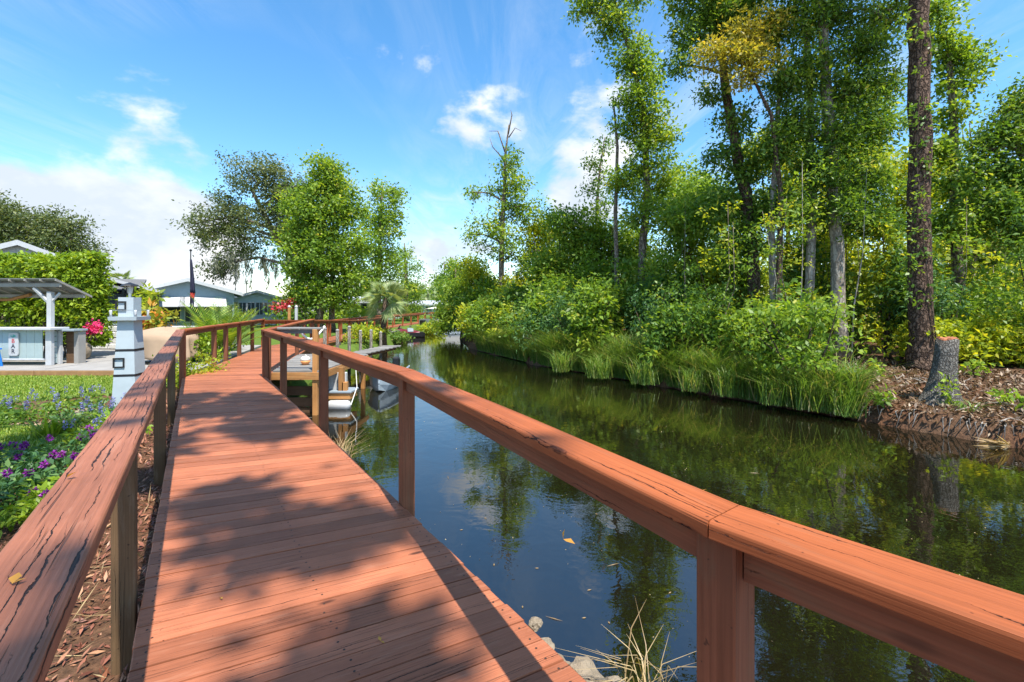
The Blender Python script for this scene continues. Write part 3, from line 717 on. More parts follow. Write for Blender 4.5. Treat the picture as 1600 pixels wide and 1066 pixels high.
patio = empty('patio', (-10, 12, -.2), 'pale grey patio deck with brown timber edging', 'patio', kind='structure')
pp = [(-30, 10.55), (-7.45, 10.55), (-9.6, 17.2), (-30, 17.2)]
MB().prism(pp, -.34, -.13).build('slab', P_CONC, patio)
for i in range(12):
    x0 = -30 + i * 1.88; MB().cbox((x0 + .93, 10.52, -.215), (1.86, .05, .15), .006).build('edging_board', P_EDGE, patio, frame((x0 + .9, 10.5, -.2), (1, 0, 0)))
for i in range(9):
    MB().box((-29 + i * 2.55, 13.9, -.1285), (.012, 6.4, .003)).build('joint', m_joint if False else P_SHINGLE, patio)

bar = empty('garden_bar', (-12.3, 11.5, -.13), 'mint green boarded outdoor bar with slatted canopy and white counter', 'bar')
bz = -.13
for i in range(17):                                       # front boards
    x0 = -14.6 + i * .205
    if x0 > -12.0: break
    MB().cbox((x0 + .1, 11.4, bz + .53), (.2, .025, .72), .004).build('front_board', P_BARWALL, bar, frame((x0 + .1, 11.4, bz + .5), (0, 0, 1)))
MB().cbox((-13.2, 11.5, bz + .93), (3.2, .5, .06), .008).build('counter_top', P_WHITE, bar)
MB().cbox((-11.77, 11.41, bz + .45), (.15, .09, .9), .006).build('corner_post', P_WHITE, bar)
MB().cbox((-13.75, 11.4, bz + .12), (.12, .1, .3), .006).cbox((-13.68, 11.33, bz + .07), (.2, .06, .14), .01).build('foot_bracket', P_WHITE, bar)
MB().tube([(-14.6, 11.3, bz + .16), (-11.8, 11.3, bz + .16)], .022, 8).build('foot_rail', P_WHITE, bar)
for k in range(6): MB().cbox((-11.79, 11.53, bz + .1 + k * .14), (.03, .15, .128), .004).build('side_board', P_BARWALL, bar)
MB().cbox((-11.76, 11.65, bz + .45), (.09, .08, .9), .006).build('corner_post', P_WHITE, bar)
MB().box((-11.6, 11.82, bz + .42), (.26, .05, .84)).build('brown_door', M_DARKWOOD, bar)
MB().box((-11.4, 11.82, bz + .42), (.12, .2, .84)).build('grey_end_post', P_CONC, bar)
MB().cbox((-11.52, 11.75, bz + .88), (.42, .4, .05), .006).build('side_shelf', P_GREYP, bar)
MB().cbox((-12.05, 11.7, bz + 1.42), (.11, .11, .92), .006).build('canopy_post', P_WHITE, bar)
MB().tube([(-12.05, 11.7, bz + 1.55), (-12.4, 11.62, bz + 1.98)], .04, 4).tube([(-12.05, 11.7, bz + 1.6), (-11.85, 11.75, bz + 1.85)], .03, 4).build('canopy_brace', P_WHITE, bar)
def roof_pt(u, v):                                        # canopy plane: u along, v from front (high) to back (low)
    return Vector((-15.3 + 3.6 * u, 11.5 + .95 * v, bz + 2.2 - .4 * v))
for i in range(9):
    a = [roof_pt(i / 9 + .004, 0), roof_pt((i + 1) / 9 - .004, 0), roof_pt((i + 1) / 9 - .004, 1), roof_pt(i / 9 + .004, 1)]
    MB().extr(a, (0, 0, .02)).build('canopy_panel', P_SOLAR, bar)
for i in range(0, 10):
    a, b_ = roof_pt(i / 9, -.02), roof_pt(i / 9, 1.02); beam(a - Vector((0, 0, .003)), b_ - Vector((0, 0, .003)), .04, .05, 'canopy_rafter', P_CONC, bar)
for v in (.12, .8):
    a, b_ = roof_pt(-.02, v), roof_pt(1.0, v); beam(a - Vector((0, 0, .056)), b_ - Vector((0, 0, .056)), .05, .09, 'canopy_beam', P_CONC, bar)
MB().tube([roof_pt(.1, .75) - Vector((0, 0, .22)), roof_pt(.45, .75) - Vector((0, 0, .22)), roof_pt(.62, .7) - Vector((0, 0, .1))], .045, 6).build('rolled_blind', M_ORANGE, bar)
sg = empty('bar_sign', (-12.72, 11.35, .45), 'small rounded white bar sign with coloured vertical lettering', 'sign')
sx_, sz_ = at(22, 538, 11.36).x, at(22, 538, 11.36).z
ring = []
for cx, cz, a0 in ((.07, .24, 0), (-.07, .24, 90), (-.07, -.24, 180), (.07, -.24, 270)):
    ring += [Vector((sx_ + cx + .05 * math.cos(R(a0 + a)), 11.37, sz_ + cz + .05 * math.sin(R(a0 + a)))) for a in (0, 30, 60, 90)]
MB().extr(ring, (0, -.03, 0)).build('sign_board', P_WHITE, sg)
def text(body, loc, size, m_, parent, name='letter'):
    cu = bpy.data.curves.new(name, 'FONT'); cu.body = body; cu.size = size; cu.align_x = 'CENTER'; cu.align_y = 'CENTER'; cu.extrude = .002; cu.materials.append(m_)
    tmp = bpy.data.objects.new('tmp', cu); me = bpy.data.meshes.new_from_object(tmp); bpy.data.objects.remove(tmp)
    return register(bpy.data.objects.new(name, me), parent, Matrix.Translation(Vector(loc)) @ Matrix.Rotation(R(90), 4, 'X'))
text('B', (sx_, 11.336, sz_ + .08), .15, P_SIGNRED, sg); text('A', (sx_, 11.336, sz_ - .05), .15, P_NAVY, sg); text('R', (sx_, 11.336, sz_ - .18), .15, P_NAVY, sg)
mb = MB()
for k in range(6):
    a = R(20 + k * 28); mb.extr([Vector((sx_, 11.338, sz_ + .17)), Vector((sx_ + .07 * math.cos(a) - .015 * math.sin(a), 11.338, sz_ + .2 + .05 * math.sin(a))), Vector((sx_ + .09 * math.cos(a), 11.338, sz_ + .19 + .05 * math.sin(a)))], (0, -.002, 0))
mb.build('palm_emblem', P_GREEN, sg)
def stool(x, y, lab):
    e = empty('bar_stool', (x, y, bz), lab, 'stool')
    MB().cbox((x, y, bz + .44), (.36, .3, .04), .01).build('seat', P_BLUE, e)
    for sx2 in (-1, 1):
        for sy in (-1, 1): MB().tube([(x + sx2 * .13, y + sy * .1, bz + .42), (x + sx2 * .17, y + sy * .14, bz)], .025, 6).build('leg', P_BLUE, e)
    MB().box((x, y - .12, bz + .2), (.3, .03, .06)).box((x, y + .12, bz + .2), (.3, .03, .06)).build('stretcher', P_BLUE, e)
stool(-12.95, 11.08, 'bright blue plastic stool at the front of the bar')

# tarp-covered table with blue legs
cvx, cvy = at(258, 0, 11.9).x, 11.9
tc_ = empty('covered_table', (cvx, cvy, bz), 'patio table set hidden under a draped tan canvas cover', 'covered table')
secs = []; nr = 72
for i, (u, zz) in enumerate(((1.0, .12), (1.0, .22), (.98, .38), (.96, .52), (.95, .66), (.93, .76), (.82, .84), (.55, .92), (.25, .98), (.03, 1.0))):
    ringp = []
    for k in range(nr):
        a = 6.2832 * k / nr; fold = (.07 * math.sin(a * 9 + 1.6 * math.sin(a * 3)) + .03 * math.sin(a * 19)) * max(0, 1 - i / 6)
        ca, sa = math.cos(a), math.sin(a); e = 2 / 3.2
        x = abs(ca) ** e * math.copysign(1, ca) * (.82 * u + fold); y = abs(sa) ** e * math.copysign(1, sa) * (.5 * u + fold)
        hem = .05 * math.sin(a * 3 + 1) if i == 0 else 0
        ringp.append(Vector((cvx + x, cvy + y, bz + zz * .93 + hem + .03 * math.sin(a * 2) * (i > 5))))
    secs.append(ringp)
MB().loft(secs).build('canvas_cover', P_TARP, tc_, smooth=True)
for x_ in (-.62, .55, .72):
    for y_ in (-.3, .3): MB().cbox((cvx + x_, cvy + y_, bz + .15), (.06, .06, .3), .006).build('leg', P_BLUE, tc_)
MB().box((cvx + .63, cvy - .3, bz + .2), (.24, .05, .05)).build('stretcher', P_BLUE, tc_)

# lighthouse ornament
LH = Vector((at(203, 0, 6.9).x, 6.9, GZL))
lh = empty('garden_lighthouse', LH, 'pale blue wooden garden lighthouse with black bands and lantern', 'lighthouse')
ya = R(12)
def octo(r_, z, sq=.9): return [LH + Vector((r_ * math.cos(ya + R(45 + 90 * k)) * .86, r_ * math.sin(ya + R(45 + 90 * k)) * .86, z)) for k in range(4)]
def hw(z): return .27 - .088 * z / 1.35
MB().loft([octo(hw(0), 0), octo(hw(1.47), 1.47)]).build('tower', P_PALEBLUE, lh)
for z in (.1, .62, 1.0): MB().loft([octo(hw(z) + .004, z), octo(hw(z + .035) + .004, z + .035)]).build('black_band', P_BLACK, lh)
MB().loft([octo(.30, 1.47), octo(.31, 1.525)]).build('gallery_deck', P_PALEBLUE, lh)
MB().loft([octo(.165, 1.526), octo(.165, 1.82)]).build('lantern_room', P_PALEBLUE, lh)
for c in octo(.265, 1.526): MB().lathe(c, [(.018, 0), (.014, .04), (.02, .08), (.014, .1)], 10).build('baluster', P_WHITE, lh, smooth=True)
for a, b_ in zip(octo(.265, 1.625), octo(.265, 1.625)[1:] + octo(.265, 1.625)[:1]): MB().tube([a, b_], .005, 4).build('gallery_wire', P_GREYP, lh)
def face_frame(z, half, hwid, name='window_frame', shift=0):
    """square black frame on the face towards the boardwalk"""
    n_ = Vector((math.cos(ya - R(90)), math.sin(ya - R(90)), 0)); t_ = Vector((-n_.y, n_.x, 0)); c = LH + n_ * (hwid * .61 + .006) + t_ * shift + Vector((0, 0, z)); mb = MB()
    for du, dv, su, sv in ((0, half, half + .01, .01), (0, -half, half + .01, .01), (half, 0, .01, half - .011), (-half, 0, .01, half - .011)):
        p = c + t_ * du + Vector((0, 0, dv)); q_ = [p + t_ * a * su + Vector((0, 0, b2 * sv)) for a, b2 in ((-1, -1), (1, -1), (1, 1), (-1, 1))]; mb.extr(q_, n_ * .012)
    mb.build(name, P_BLACK, lh)
face_frame(1.69, .06, .165, shift=-.06); face_frame(.83, .065, hw(.83), shift=-.07)
MB().lathe(LH + Vector((0, 0, 1.82)), [(.02, 0), (.02, .06), (.035, .065), (.05, .12), (.06, .17)], 6).build('lantern', P_GLAZE, lh)
MB().lathe(LH + Vector((0, 0, 1.99)), [(.12, 0), (.1, .025), (.03, .05), (.01, .06)], 8).build('lantern_roof', P_BLACK, lh)
for k in range(4): MB().tube([LH + Vector((.05 * math.cos(k * 1.57), .05 * math.sin(k * 1.57), 1.88)), LH + Vector((.065 * math.cos(k * 1.57), .065 * math.sin(k * 1.57), 1.99))], .006, 4).build('lantern_bar', P_BLACK, lh)

# hedge behind the bar: clipped block with bare stems below
hd = empty('clipped_hedge', (-15.2, 13.9, -.13), 'tall clipped light green hedge behind the bar', 'hedge')
rng = np.random.default_rng(5); n = 2300
hx = rng.uniform(-21, -12.45, n); face = rng.random(n)
hy = np.where(face < .62, 13.05 + rng.normal(size=n) * .09, rng.uniform(13.1, 13.65, n)); hz = np.where(face < .62, .2 + 2.5 * rng.uniform(0, 1, n) ** .62, 2.72 + rng.normal(size=n) * .06)
end = rng.random(n) < .14; hx = np.where(end, -12.45 + rng.normal(size=n) * .1, hx); hy = np.where(end, rng.uniform(13.1, 13.65, n), hy); hz = np.where(end, .3 + 2.6 * rng.random(n), hz)
P, o_, tone = clumps(np.stack([hx, hy, hz], 1), rng, 26, .15); o_[:, 1] -= .5
leaf_mesh('foliage', leaf_arrays(P, unit(o_), .11, .55, rng), G_HEDGE, hd, tone)
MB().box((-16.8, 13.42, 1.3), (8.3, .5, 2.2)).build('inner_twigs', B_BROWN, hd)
mb = MB()
for k in range(90):
    x_ = random.uniform(-20.5, -12.6); mb.tube([(x_, 13.1 + random.uniform(-.05, .1), -.15), (x_ + random.uniform(-.2, .2), 13.05, .7), (x_ + random.uniform(-.4, .4), 13.1, 1.6)], [.02, .016, .008], 4, cap=False)
mb.build('stem', B_GREY, hd)

# ------------------------------------------------------------------ houses
def window(parent, c, t_, n_, w_, h_, panes=1, fr=P_WHITE, gl=P_GLASS):
    """framed window centred at c on a wall; t_ along the wall, n_ outwards"""
    c, t_, n_ = Vector(c), Vector(t_).normalized(), Vector(n_).normalized(); up = Vector((0, 0, 1))
    def rect(c_, a, b_, d0, d1, name, m_, par):
        q_ = [c_ + t_ * sx2 * a + up * sy * b_ + n_ * d0 for sx2, sy in ((-1, -1), (1, -1), (1, 1), (-1, 1))]
        return MB().extr(q_, n_ * (d1 - d0)).build(name, m_, par)
    wroot = rect(c, w_ / 2, h_ / 2, .004, .02, 'window', gl, parent)
    f = .05
    mb = MB()
    for du, dv, a, b_ in ((0, h_ / 2 + f / 2, w_ / 2 + f, f / 2), (0, -h_ / 2 - f / 2, w_ / 2 + f, f / 2), (w_ / 2 + f / 2, 0, f / 2, h_ / 2), (-w_ / 2 - f / 2, 0, f / 2, h_ / 2)):
        q_ = [c + t_ * (du + sx2 * a) + up * (dv + sy * b_) + n_ * .006 for sx2, sy in ((-1, -1), (1, -1), (1, 1), (-1, 1))]; mb.extr(q_, n_ * .05)
    for k in range(1, panes):
        q_ = [c + t_ * (w_ * (k / panes - .5) + sx2 * .025) + up * sy * h_ / 2 + n_ * .022 for sx2, sy in ((-1, -1), (1, -1), (1, 1), (-1, 1))]; mb.extr(q_, n_ * .03)
    mb.build('frame', fr, wroot)
    return wroot
def gable_house(name, label, x0, x1, y0, y1, z0, ze, zr, axis_, mw, mr, ov=.4, th=.16, trim=P_WHITE):
    """gabled box; axis_ 'y': ridge runs along y (gable faces the camera), 'x': ridge along x"""
    root = empty(name, ((x0 + x1) / 2, (y0 + y1) / 2, z0), label, 'house')
    xm, ym = (x0 + x1) / 2, (y0 + y1) / 2
    if axis_ == 'y':
        poly = [(x0, y0, z0), (x1, y0, z0), (x1, y0, ze), (xm, y0, zr), (x0, y0, ze)]; MB().extr(poly, (0, y1 - y0, 0)).build('wall', mw, root)
        k = (zr - ze) / (xm - x0)
        for s_ in (-1, 1):
            xe = xm + s_ * (xm - x0 + ov); zz = ze - k * ov
            q_ = [(xm, y0 - ov, zr + .01), (xe, y0 - ov, zz + .01), (xe, y0 - ov, zz + th), (xm, y0 - ov, zr + th)]
            MB().extr(q_, (0, y1 - y0 + 2 * ov, 0)).build('roof', mr, root)
            q_ = [(xm, y0 - ov - .04, zr - .03), (xe, y0 - ov - .04, zz - .03), (xe, y0 - ov - .04, zz + th + .01), (xm, y0 - ov - .04, zr + th + .01)]
            MB().extr(q_, (0, .036, 0)).build('bargeboard', trim, root)
            MB().box((xe + s_ * .022, ym, zz + .05), (.04, y1 - y0 + 2 * ov, .2)).build('fascia', trim, root)
    else:
        poly = [(x0, y0, z0), (x0, y0, ze), (x0, ym, zr), (x0, y1, ze), (x0, y1, z0)]; MB().extr(poly, (x1 - x0, 0, 0)).build('wall', mw, root)
        k = (zr - ze) / (ym - y0)
        for s_ in (-1, 1):
            yev = ym + s_ * (ym - y0 + ov); zz = ze - k * ov
            q_ = [(x0 - ov, ym, zr + .01), (x0 - ov, yev, zz + .01), (x0 - ov, yev, zz + th), (x0 - ov, ym, zr + th)]
            MB().extr(q_, (x1 - x0 + 2 * ov, 0, 0)).build('roof', mr, root)
            MB().box((xm, yev + s_ * .022, zz + .06), (x1 - x0 + 2 * ov, .04, .22)).build('fascia', trim, root)
            q_ = [(x1 + ov + .004, ym, zr - .03), (x1 + ov + .004, yev, zz - .03), (x1 + ov + .004, yev, zz + th + .01), (x1 + ov + .004, ym, zr + th + .01)]
            MB().extr(q_, (.036, 0, 0)).build('bargeboard', trim, root)
    return root
def turn(root, pivot, ang):
    p = Vector(pivot); M = Matrix.Translation(p) @ Matrix.Rotation(ang, 4, 'Z') @ Matrix.Translation(-p) @ WM[root.name]
    root.matrix_basis = M
h1 = gable_house('house', 'low house with white metal roof and dark screened porch behind the hedge', -21.9, -18.3, 20, 29, -.3, 2.95, 3.75, 'y', P_WHITE, P_WROOF, .25)
for i in range(5):                                       # screened porch, lean-to roof falling towards the canal
    x_ = -18.15 + i * .56; zt = 2.5 - .29 * (x_ + 18.3)
    MB().box((x_, 20.1, (zt - .3) / 2), (.09, .09, zt + .3)).build('porch_post', P_BLACK, h1)
    if i < 4:
        MB().box((x_ + .28, 20.12, 1.25), (.46, .012, 1.3)).build('screen_panel', P_SCREEN_AND_SHADE, h1); MB().box((x_ + .28, 20.12, .18), (.46, .02, .75)).build('kick_panel', P_BLACK, h1)
        MB().box((x_ + .28, 20.1, .58), (.47, .05, .06)).build('porch_rail', P_GREYP, h1)
for i in range(8):
    MB().box((-15.92, 20.1 + i * 1.15, .78), (.09, .09, 2.1)).build('porch_post', P_BLACK, h1); MB().box((-15.92, 20.68 + i * 1.15, .78), (.012, 1.05, 2.0)).build('screen_panel', P_SCREEN_AND_SHADE, h1)
MB().extr([(-18.25, 19.6, 2.66), (-15.7, 19.6, 1.92), (-15.7, 19.6, 2.04), (-18.25, 19.6, 2.78)], (0, 9.6, 0)).build('porch_roof', P_WROOF, h1)
MB().box((-17, 24.6, -.2), (2.5, 9.2, .25)).build('porch_floor', P_CONC, h1)
turn(h1, (-16, 20, 0), R(38))

h2 = gable_house('house', 'blue house with grey shingle roof and white window awnings', -22.3, -17.6, 28.5, 36, -.3, 2.15, 2.85, 'y', P_BLUEWALL, P_SHINGLE)
MB().extr([(-30, 29.6, 2.15), (-22.35, 29.6, 2.15), (-22.35, 32.5, 2.95), (-30, 32.5, 2.95)], (0, 0, .12)).build('wing_roof', P_SHINGLE, h2)
MB().box((-26.2, 29.57, 2.16), (7.7, .05, .2)).build('wing_fascia', P_WHITE, h2); MB().box((-26.2, 31.5, .9), (7.6, 3.4, 2.4)).build('wing_wall', P_BLUEWALL, h2)
for cx, w_ in ((-21.2, 1.7), (-19.2, 1.8)):
    window(h2, (cx, 28.5, .85), (1, 0, 0), (0, -1, 0), w_, .9, 2)
    MB().extr([(cx - w_ / 2 - .25, 28.47, 1.85), (cx + w_ / 2 + .25, 28.47, 1.85), (cx + w_ / 2 + .3, 27.55, 1.3), (cx - w_ / 2 - .3, 27.55, 1.3)], (0, 0, .04)).build('awning', P_WHITE, h2)
for cx in (-23.6, -25.6):
    window(h2, (cx, 29.8, .85), (1, 0, 0), (0, -1, 0), 1.4, .9, 2)
    MB().extr([(cx - 1, 29.78, 1.9), (cx + 1, 29.78, 1.9), (cx + 1.05, 28.8, 1.3), (cx - 1.05, 28.8, 1.3)], (0, 0, .04)).build('awning', P_WHITE, h2)
MB().box((-17.95, 28.46, .95), (.5, .04, .9)).build('shutter', P_BLACK, h2)

turn(h2, (-17.2, 28.5, 0), R(33))
h3 = gable_house('house', 'pale green cottage with a row of white framed windows facing the canal', -23.4, -19.9, 38.5, 46, -.3, 1.95, 2.5, 'y', P_GREENWALL, P_SHINGLE, .35)
MB().extr([(-27.5, 38.9, 1.95), (-23.75, 38.9, 1.95), (-23.75, 42, 2.42), (-27.5, 42, 2.42)], (0, 0, .1)).build('wing_roof', P_SHINGLE, h3)
MB().box((-25.6, 40.6, .8), (3.9, 3.2, 2.3)).build('wing_wall', P_GREENWALL, h3)
for k in range(4): window(h3, (-22.75 + .62 * k, 38.5, 1.1), (1, 0, 0), (0, -1, 0), .5, 1.0, 2)
for k in range(4): window(h3, (-19.9, 39.3 + 1.5 * k, 1.1), (0, 1, 0), (1, 0, 0), 1.0, 1.0, 2)
for k in range(2): MB().box((-23.25 + 2.95 * k, 38.46, 1.1), (.24, .04, 1.1)).build('shutter', P_SHINGLE, h3)
MB().tube([(-22.6, 40, 2.4), (-22.6, 40, 3.4)], .03, 6).tube([(-23.2, 40, 3.3), (-22.0, 40, 3.3)], .015, 4).tube([(-23.2, 40, 3.2), (-23.2, 40, 3.5)], .012, 4).tube([(-22.0, 40, 3.2), (-22.0, 40, 3.5)], .012, 4).build('antenna', P_BLACK, h3)
turn(h3, (-20.2, 38.5, 0), R(25))
h4 = gable_house('house', 'long white roofed house behind the palm, its carport shade a dark wall panel', -19.5, -14.4, 50, 60, -.3, 1.75, 2.3, 'x', P_WHITE, P_WROOF, .5)
MB().box((-15.7, 49.97, .65), (2.3, .04, 1.7)).build('carport_shade_panel', P_SCREEN_AND_SHADE, h4); window(h4, (-18.2, 50, .9), (1, 0, 0), (0, -1, 0), 1.5, .9, 2)  # flat dark panel on the solid wall stands in for the carport's inner shade
h5 = gable_house('house', 'small distant blue house with white roof at the far canal bend', -17.5, -11.6, 78, 86, -.3, 1.5, 2.1, 'x', P_PALEBLUE, P_WROOF, .5)
for k in range(3): window(h5, (-16.4 + 1.9 * k, 78, .7), (1, 0, 0), (0, -1, 0), 1.0, .8, 2)
h6 = gable_house('house', 'white gabled house half hidden behind the twin tree trunks', -20.5, -17.2, 44, 50, -.3, 1.6, 2.35, 'y', P_WHITE, P_WROOF, .4)
window(h6, (-18.8, 44, .8), (1, 0, 0), (0, -1, 0), 1.2, .8, 2)

# flag on its pole
fx, fy = at(298, 0, 19).x, 19
fp = empty('flagpole', (fx, fy, -.3), 'dark flagpole with a limp navy and red flag', 'flagpole')
ztop = at(0, 393, fy).z
MB().tube([(fx, fy, -.4), (fx, fy, ztop)], [.035, .02], 8).build('pole', P_BLACK, fp); MB().lathe((fx, fy, ztop), [(.02, 0), (.05, .03), (.05, .06), (.01, .1)], 10).build('finial', P_BLACK, fp)
def cloth(z0, z1, w0, w1, m_, name, ph):
    secs = []
    for i in range(9):
        u = i / 8; z = z1 + (z0 - z1) * u; w_ = w0 + (w1 - w0) * u
        front = [Vector((fx - .03 + w_ * k / 8, fy + .05 * math.sin(k * 1.9 + ph + u * 2), z - .12 * w_ * k / 8)) for k in range(9)]
        secs.append(front + [p + Vector((0, .012, 0)) for p in reversed(front)])
    MB().loft(secs).build(name, m_, fp, smooth=True)
cloth(1.92, 3.35, .06, .24, P_NAVY, 'flag', 0); cloth(1.7, 1.94, .2, .2, P_REDC, 'flag_red_patch', 1); cloth(1.2, 1.72, .19, .16, P_NAVY, 'flag_lower', 2); cloth(1.4, 1.5, .13, .13, P_WHITE, 'flag_white_star', 2.02)

# low stone wall and wire fence behind the lighthouse
sw = empty('stone_wall', (-12.6, 15.5, -.13), 'low whitewashed stone wall behind the wire fence', 'wall')
for r_ in range(4):
    x_ = -14.6
    while x_ < -9.9:
        w_ = random.uniform(.24, .42); MB().cbox((x_ + w_ / 2, 15.6 + random.uniform(-.02, .02), -.02 + r_ * .2), (w_ - .015, .22, .185), .02).build('stone', P_STONE, sw, frame((x_, 15.6, r_ * .2), (1, 0, 0))); x_ += w_
MB().box((-12.2, 15.62, .28), (4.6, .17, .8)).build('mortar', P_CONC, sw)
wf = empty('wire_fence', (-11.6, 14.3, -.13), 'thin black wire garden fence on the patio', 'fence')
for x_ in (-12.1, -11.2, -10.3, -9.4): MB().tube([(x_, 14.3, -.13), (x_, 14.3, .62)], .014, 6).build('fence_post', P_BLACK, wf)
for z in (.0, .18, .36, .56): MB().tube([(-12.1, 14.3, z), (-9.4, 14.3, z)], .005, 4).build('wire', P_BLACK, wf)
for k in range(17): MB().tube([(-12.0 + k * .16, 14.3, -.1), (-12.0 + k * .16, 14.3, .56)], .0035, 4).build('wire', P_BLACK, wf)
pt = MB().lathe((at(126, 0, 12.6).x, 12.6, bz), [(.12, 0), (.2, .08), (.24, .25), (.2, .42), (.12, .5), (.1, .52)], 18); tag(pt.build('garden_urn', P_ROCK, smooth=True, M=Matrix.Translation((at(126, 0, 12.6).x, 12.6, bz))), 'rounded beige stone urn beside the bar', 'urn')
pk = make_bush('bougainvillea', 'hot pink flowering bush beside the screened porch', (at(145, 0, 12.75).x, 12.75, .45), .5, .16, G_PINK, .07, .7, 9, 22, .1, seed=3, low=.1)

# ------------------------------------------------------------------ palms and garden shrubs
def areca(name, label, base, h, nf, seed, m_=G_PALM, spread=1.1, group=None):
    rnd = random.Random(seed); rng = np.random.default_rng(seed); base = Vector(base); root = empty(name, base, label, 'palm', group)
    for k in range(4):
        a = rnd.uniform(0, 6.28); MB().tube([base + Vector((.12 * math.cos(a), .12 * math.sin(a), -.05)), base + Vector((.2 * math.cos(a), .2 * math.sin(a), h * .3))], [.05, .035], 7).build('stem', B_PALE, root, smooth=True)
    for k in range(nf):
        a = 6.283 * k / nf + rnd.uniform(-.4, .4); L_ = h * rnd.uniform(.7, 1.05); el = rnd.uniform(.75, 1.45)
        s = base + Vector((.12 * math.cos(a), .12 * math.sin(a), h * rnd.uniform(.1, .35))); d = Vector((math.cos(a) * math.cos(el), math.sin(a) * math.cos(el), math.sin(el)))
        P = [s + d * L_ * u * spread - Vector((0, 0, .55 * L_ * u * u * math.cos(el) * 1.2)) + Vector((math.cos(a), math.sin(a), 0)) * .22 * L_ * u * u for u in np.linspace(0, 1, 16)]
        fr = MB().tube(P, [.014 * (1 - .8 * i / 15) for i in range(16)], 4, cap=False).build('frond', m_, root)
        vs = []; tn = []
        for i in range(3, 16):
            t_ = (P[min(i + 1, 15)] - P[i - 1]).normalized(); sd_ = t_.cross(Vector((0, 0, 1))); sd_ = sd_.normalized() if sd_.length > .01 else Vector((1, 0, 0)); upn = sd_.cross(t_)
            for off in (0, .5):
                p0 = P[i].lerp(P[i - 1], off); ll = .34 * L_ * math.sin(math.pi * (.15 + .8 * (i / 15))) * rnd.uniform(.8, 1.1)
                for s_ in (-1, 1):
                    dd = (sd_ * s_ * .75 + t_ * .6 + upn * .25).normalized(); e = p0 + dd * ll - Vector((0, 0, .2 * ll)); wv_ = t_ * ll * .042
                    vs += [p0, p0.lerp(e, .45) + wv_ + upn * .02 * ll, e, p0.lerp(e, .45) - wv_ + upn * .02 * ll]; tn.append(rnd.uniform(.2, .9))
        lv = leaf_mesh('leaflets', np.array([tuple(v) for v in vs]), m_, fr, np.array(tn))
    return root
areca('areca_palm', 'bright feathery palm clump beside the sunlit handrail', (at(345, 0, 13.2).x, 13.2, -.3), 1.62, 34, 4)
areca('areca_palm', 'low yellow-green palm spreading behind the covered table', (at(312, 0, 14.4).x, 14.4, -.3), 1.15, 26, 9)
def sabal(name, label, base, th, nf, fan, seed, m_=G_SABAL):
    rnd = random.Random(seed); base = Vector(base); root = empty(name, base, label, 'palm'); top = base + Vector((.1, 0, th))
    MB().tube([base - Vector((0, 0, .3)), base + Vector((-.03, 0, th * .4)), base.lerp(top, .8), top], [.17, .14, .16, .12], 10).build('trunk', B_BROWN, root, smooth=True)
    for k in range(nf):
        a = k * 2.4 + rnd.uniform(-.3, .3); el = rnd.uniform(-.75, 1.25); d = Vector((math.cos(a) * math.cos(el), math.sin(a) * math.cos(el), math.sin(el))); L_ = fan * rnd.uniform(.75, 1.05)
        hub = top + d * L_ * .75 - Vector((0, 0, .1)); fr = MB().tube([top, top.lerp(hub, .5) + Vector((0, 0, .05)), hub], [.02, .014, .01], 4, cap=False).build('frond', m_, root)
        sd_ = d.cross(Vector((0, 0, 1))); sd_ = sd_.normalized() if sd_.length > .01 else Vector((1, 0, 0)); sd_ = Matrix.Rotation(rnd.uniform(-1.2, 1.2), 3, d) @ sd_; upn = sd_.cross(d); vs = []; tn = []
        for j in range(26):
            f = -1.35 + 2.7 * j / 25; dd = (d * math.cos(f) + sd_ * math.sin(f)).normalized(); ll = L_ * .95 * (1 - .25 * abs(f)) * rnd.uniform(.85, 1.1)
            e = hub + dd * ll - Vector((0, 0, ll * ll * .34)); wv_ = upn.cross(dd) * ll * .035
            m2 = hub.lerp(e, .5) + Vector((0, 0, .05 * ll)); vs += [hub, m2 + wv_, e, m2 - wv_]; tn.append(rnd.uniform(.2, .95))
        leaf_mesh('leaflets', np.array([tuple(v) for v in vs]), m_, fr, np.array(tn))
    return root
sabal('sabal_palm', 'cabbage palm with drooping fan leaves at the water edge', (at(600, 0, 22.5).x, 22.5, -.7), 2.45, 46, .88, 2)
sabal('sabal_palm', 'far thin palm rising above the distant houses', (at(668, 0, 90).x, 90, -.3), 4.6, 16, 1.6, 5)
sabal('sabal_palm', 'fan palm top showing above the blue house roof', (at(188, 0, 40).x, 40, -.3), 3.7, 22, 1.1, 8)
make_bush('croton_shrub', 'croton shrub with yellow and red leaves behind the lighthouse', (at(240, 0, 15.2).x, 15.2, -.3), 1.75, .5, G_CROTON, .22, .35, 26, 24, .28, seed=21)
make_bush('croton_shrub', 'yellow-green croton beside the screened porch', (at(215, 0, 16.2).x, 16.2, -.3), 2.3, .5, G_YEL, .2, .35, 24, 24, .28, seed=22)
make_bush('boxwood_shrub', 'small bright shrub tucked inside the boardwalk bend', (at(297, 0, 9.4).x, 9.4, -.32), .62, .5, G_YEL, .05, .55, 60, 34, .14, seed=23)
make_bush('boxwood_shrub', 'leafy green shrub under the areca palm by the handrail', (at(318, 0, 12.3).x - .1, 12.3, -.3), 1.0, .5, G_HEDGE, .08, .5, 40, 34, .2, seed=24)
make_bush('flowering_shrub', 'leafy shrub outside the handrail near the patio end', (at(385, 0, 15).x - .9, 15.0, -.3), 1.1, .6, G_DARK, .08, .5, 40, 30, .22, seed=25)
cm = make_bush('crape_myrtle', 'red blossomed crape myrtle in front of the green cottage', (at(452, 0, 27).x, 27, -.3), 1.9, 1.1, G_DARK, .14, .5, 40, 26, .4, seed=26)
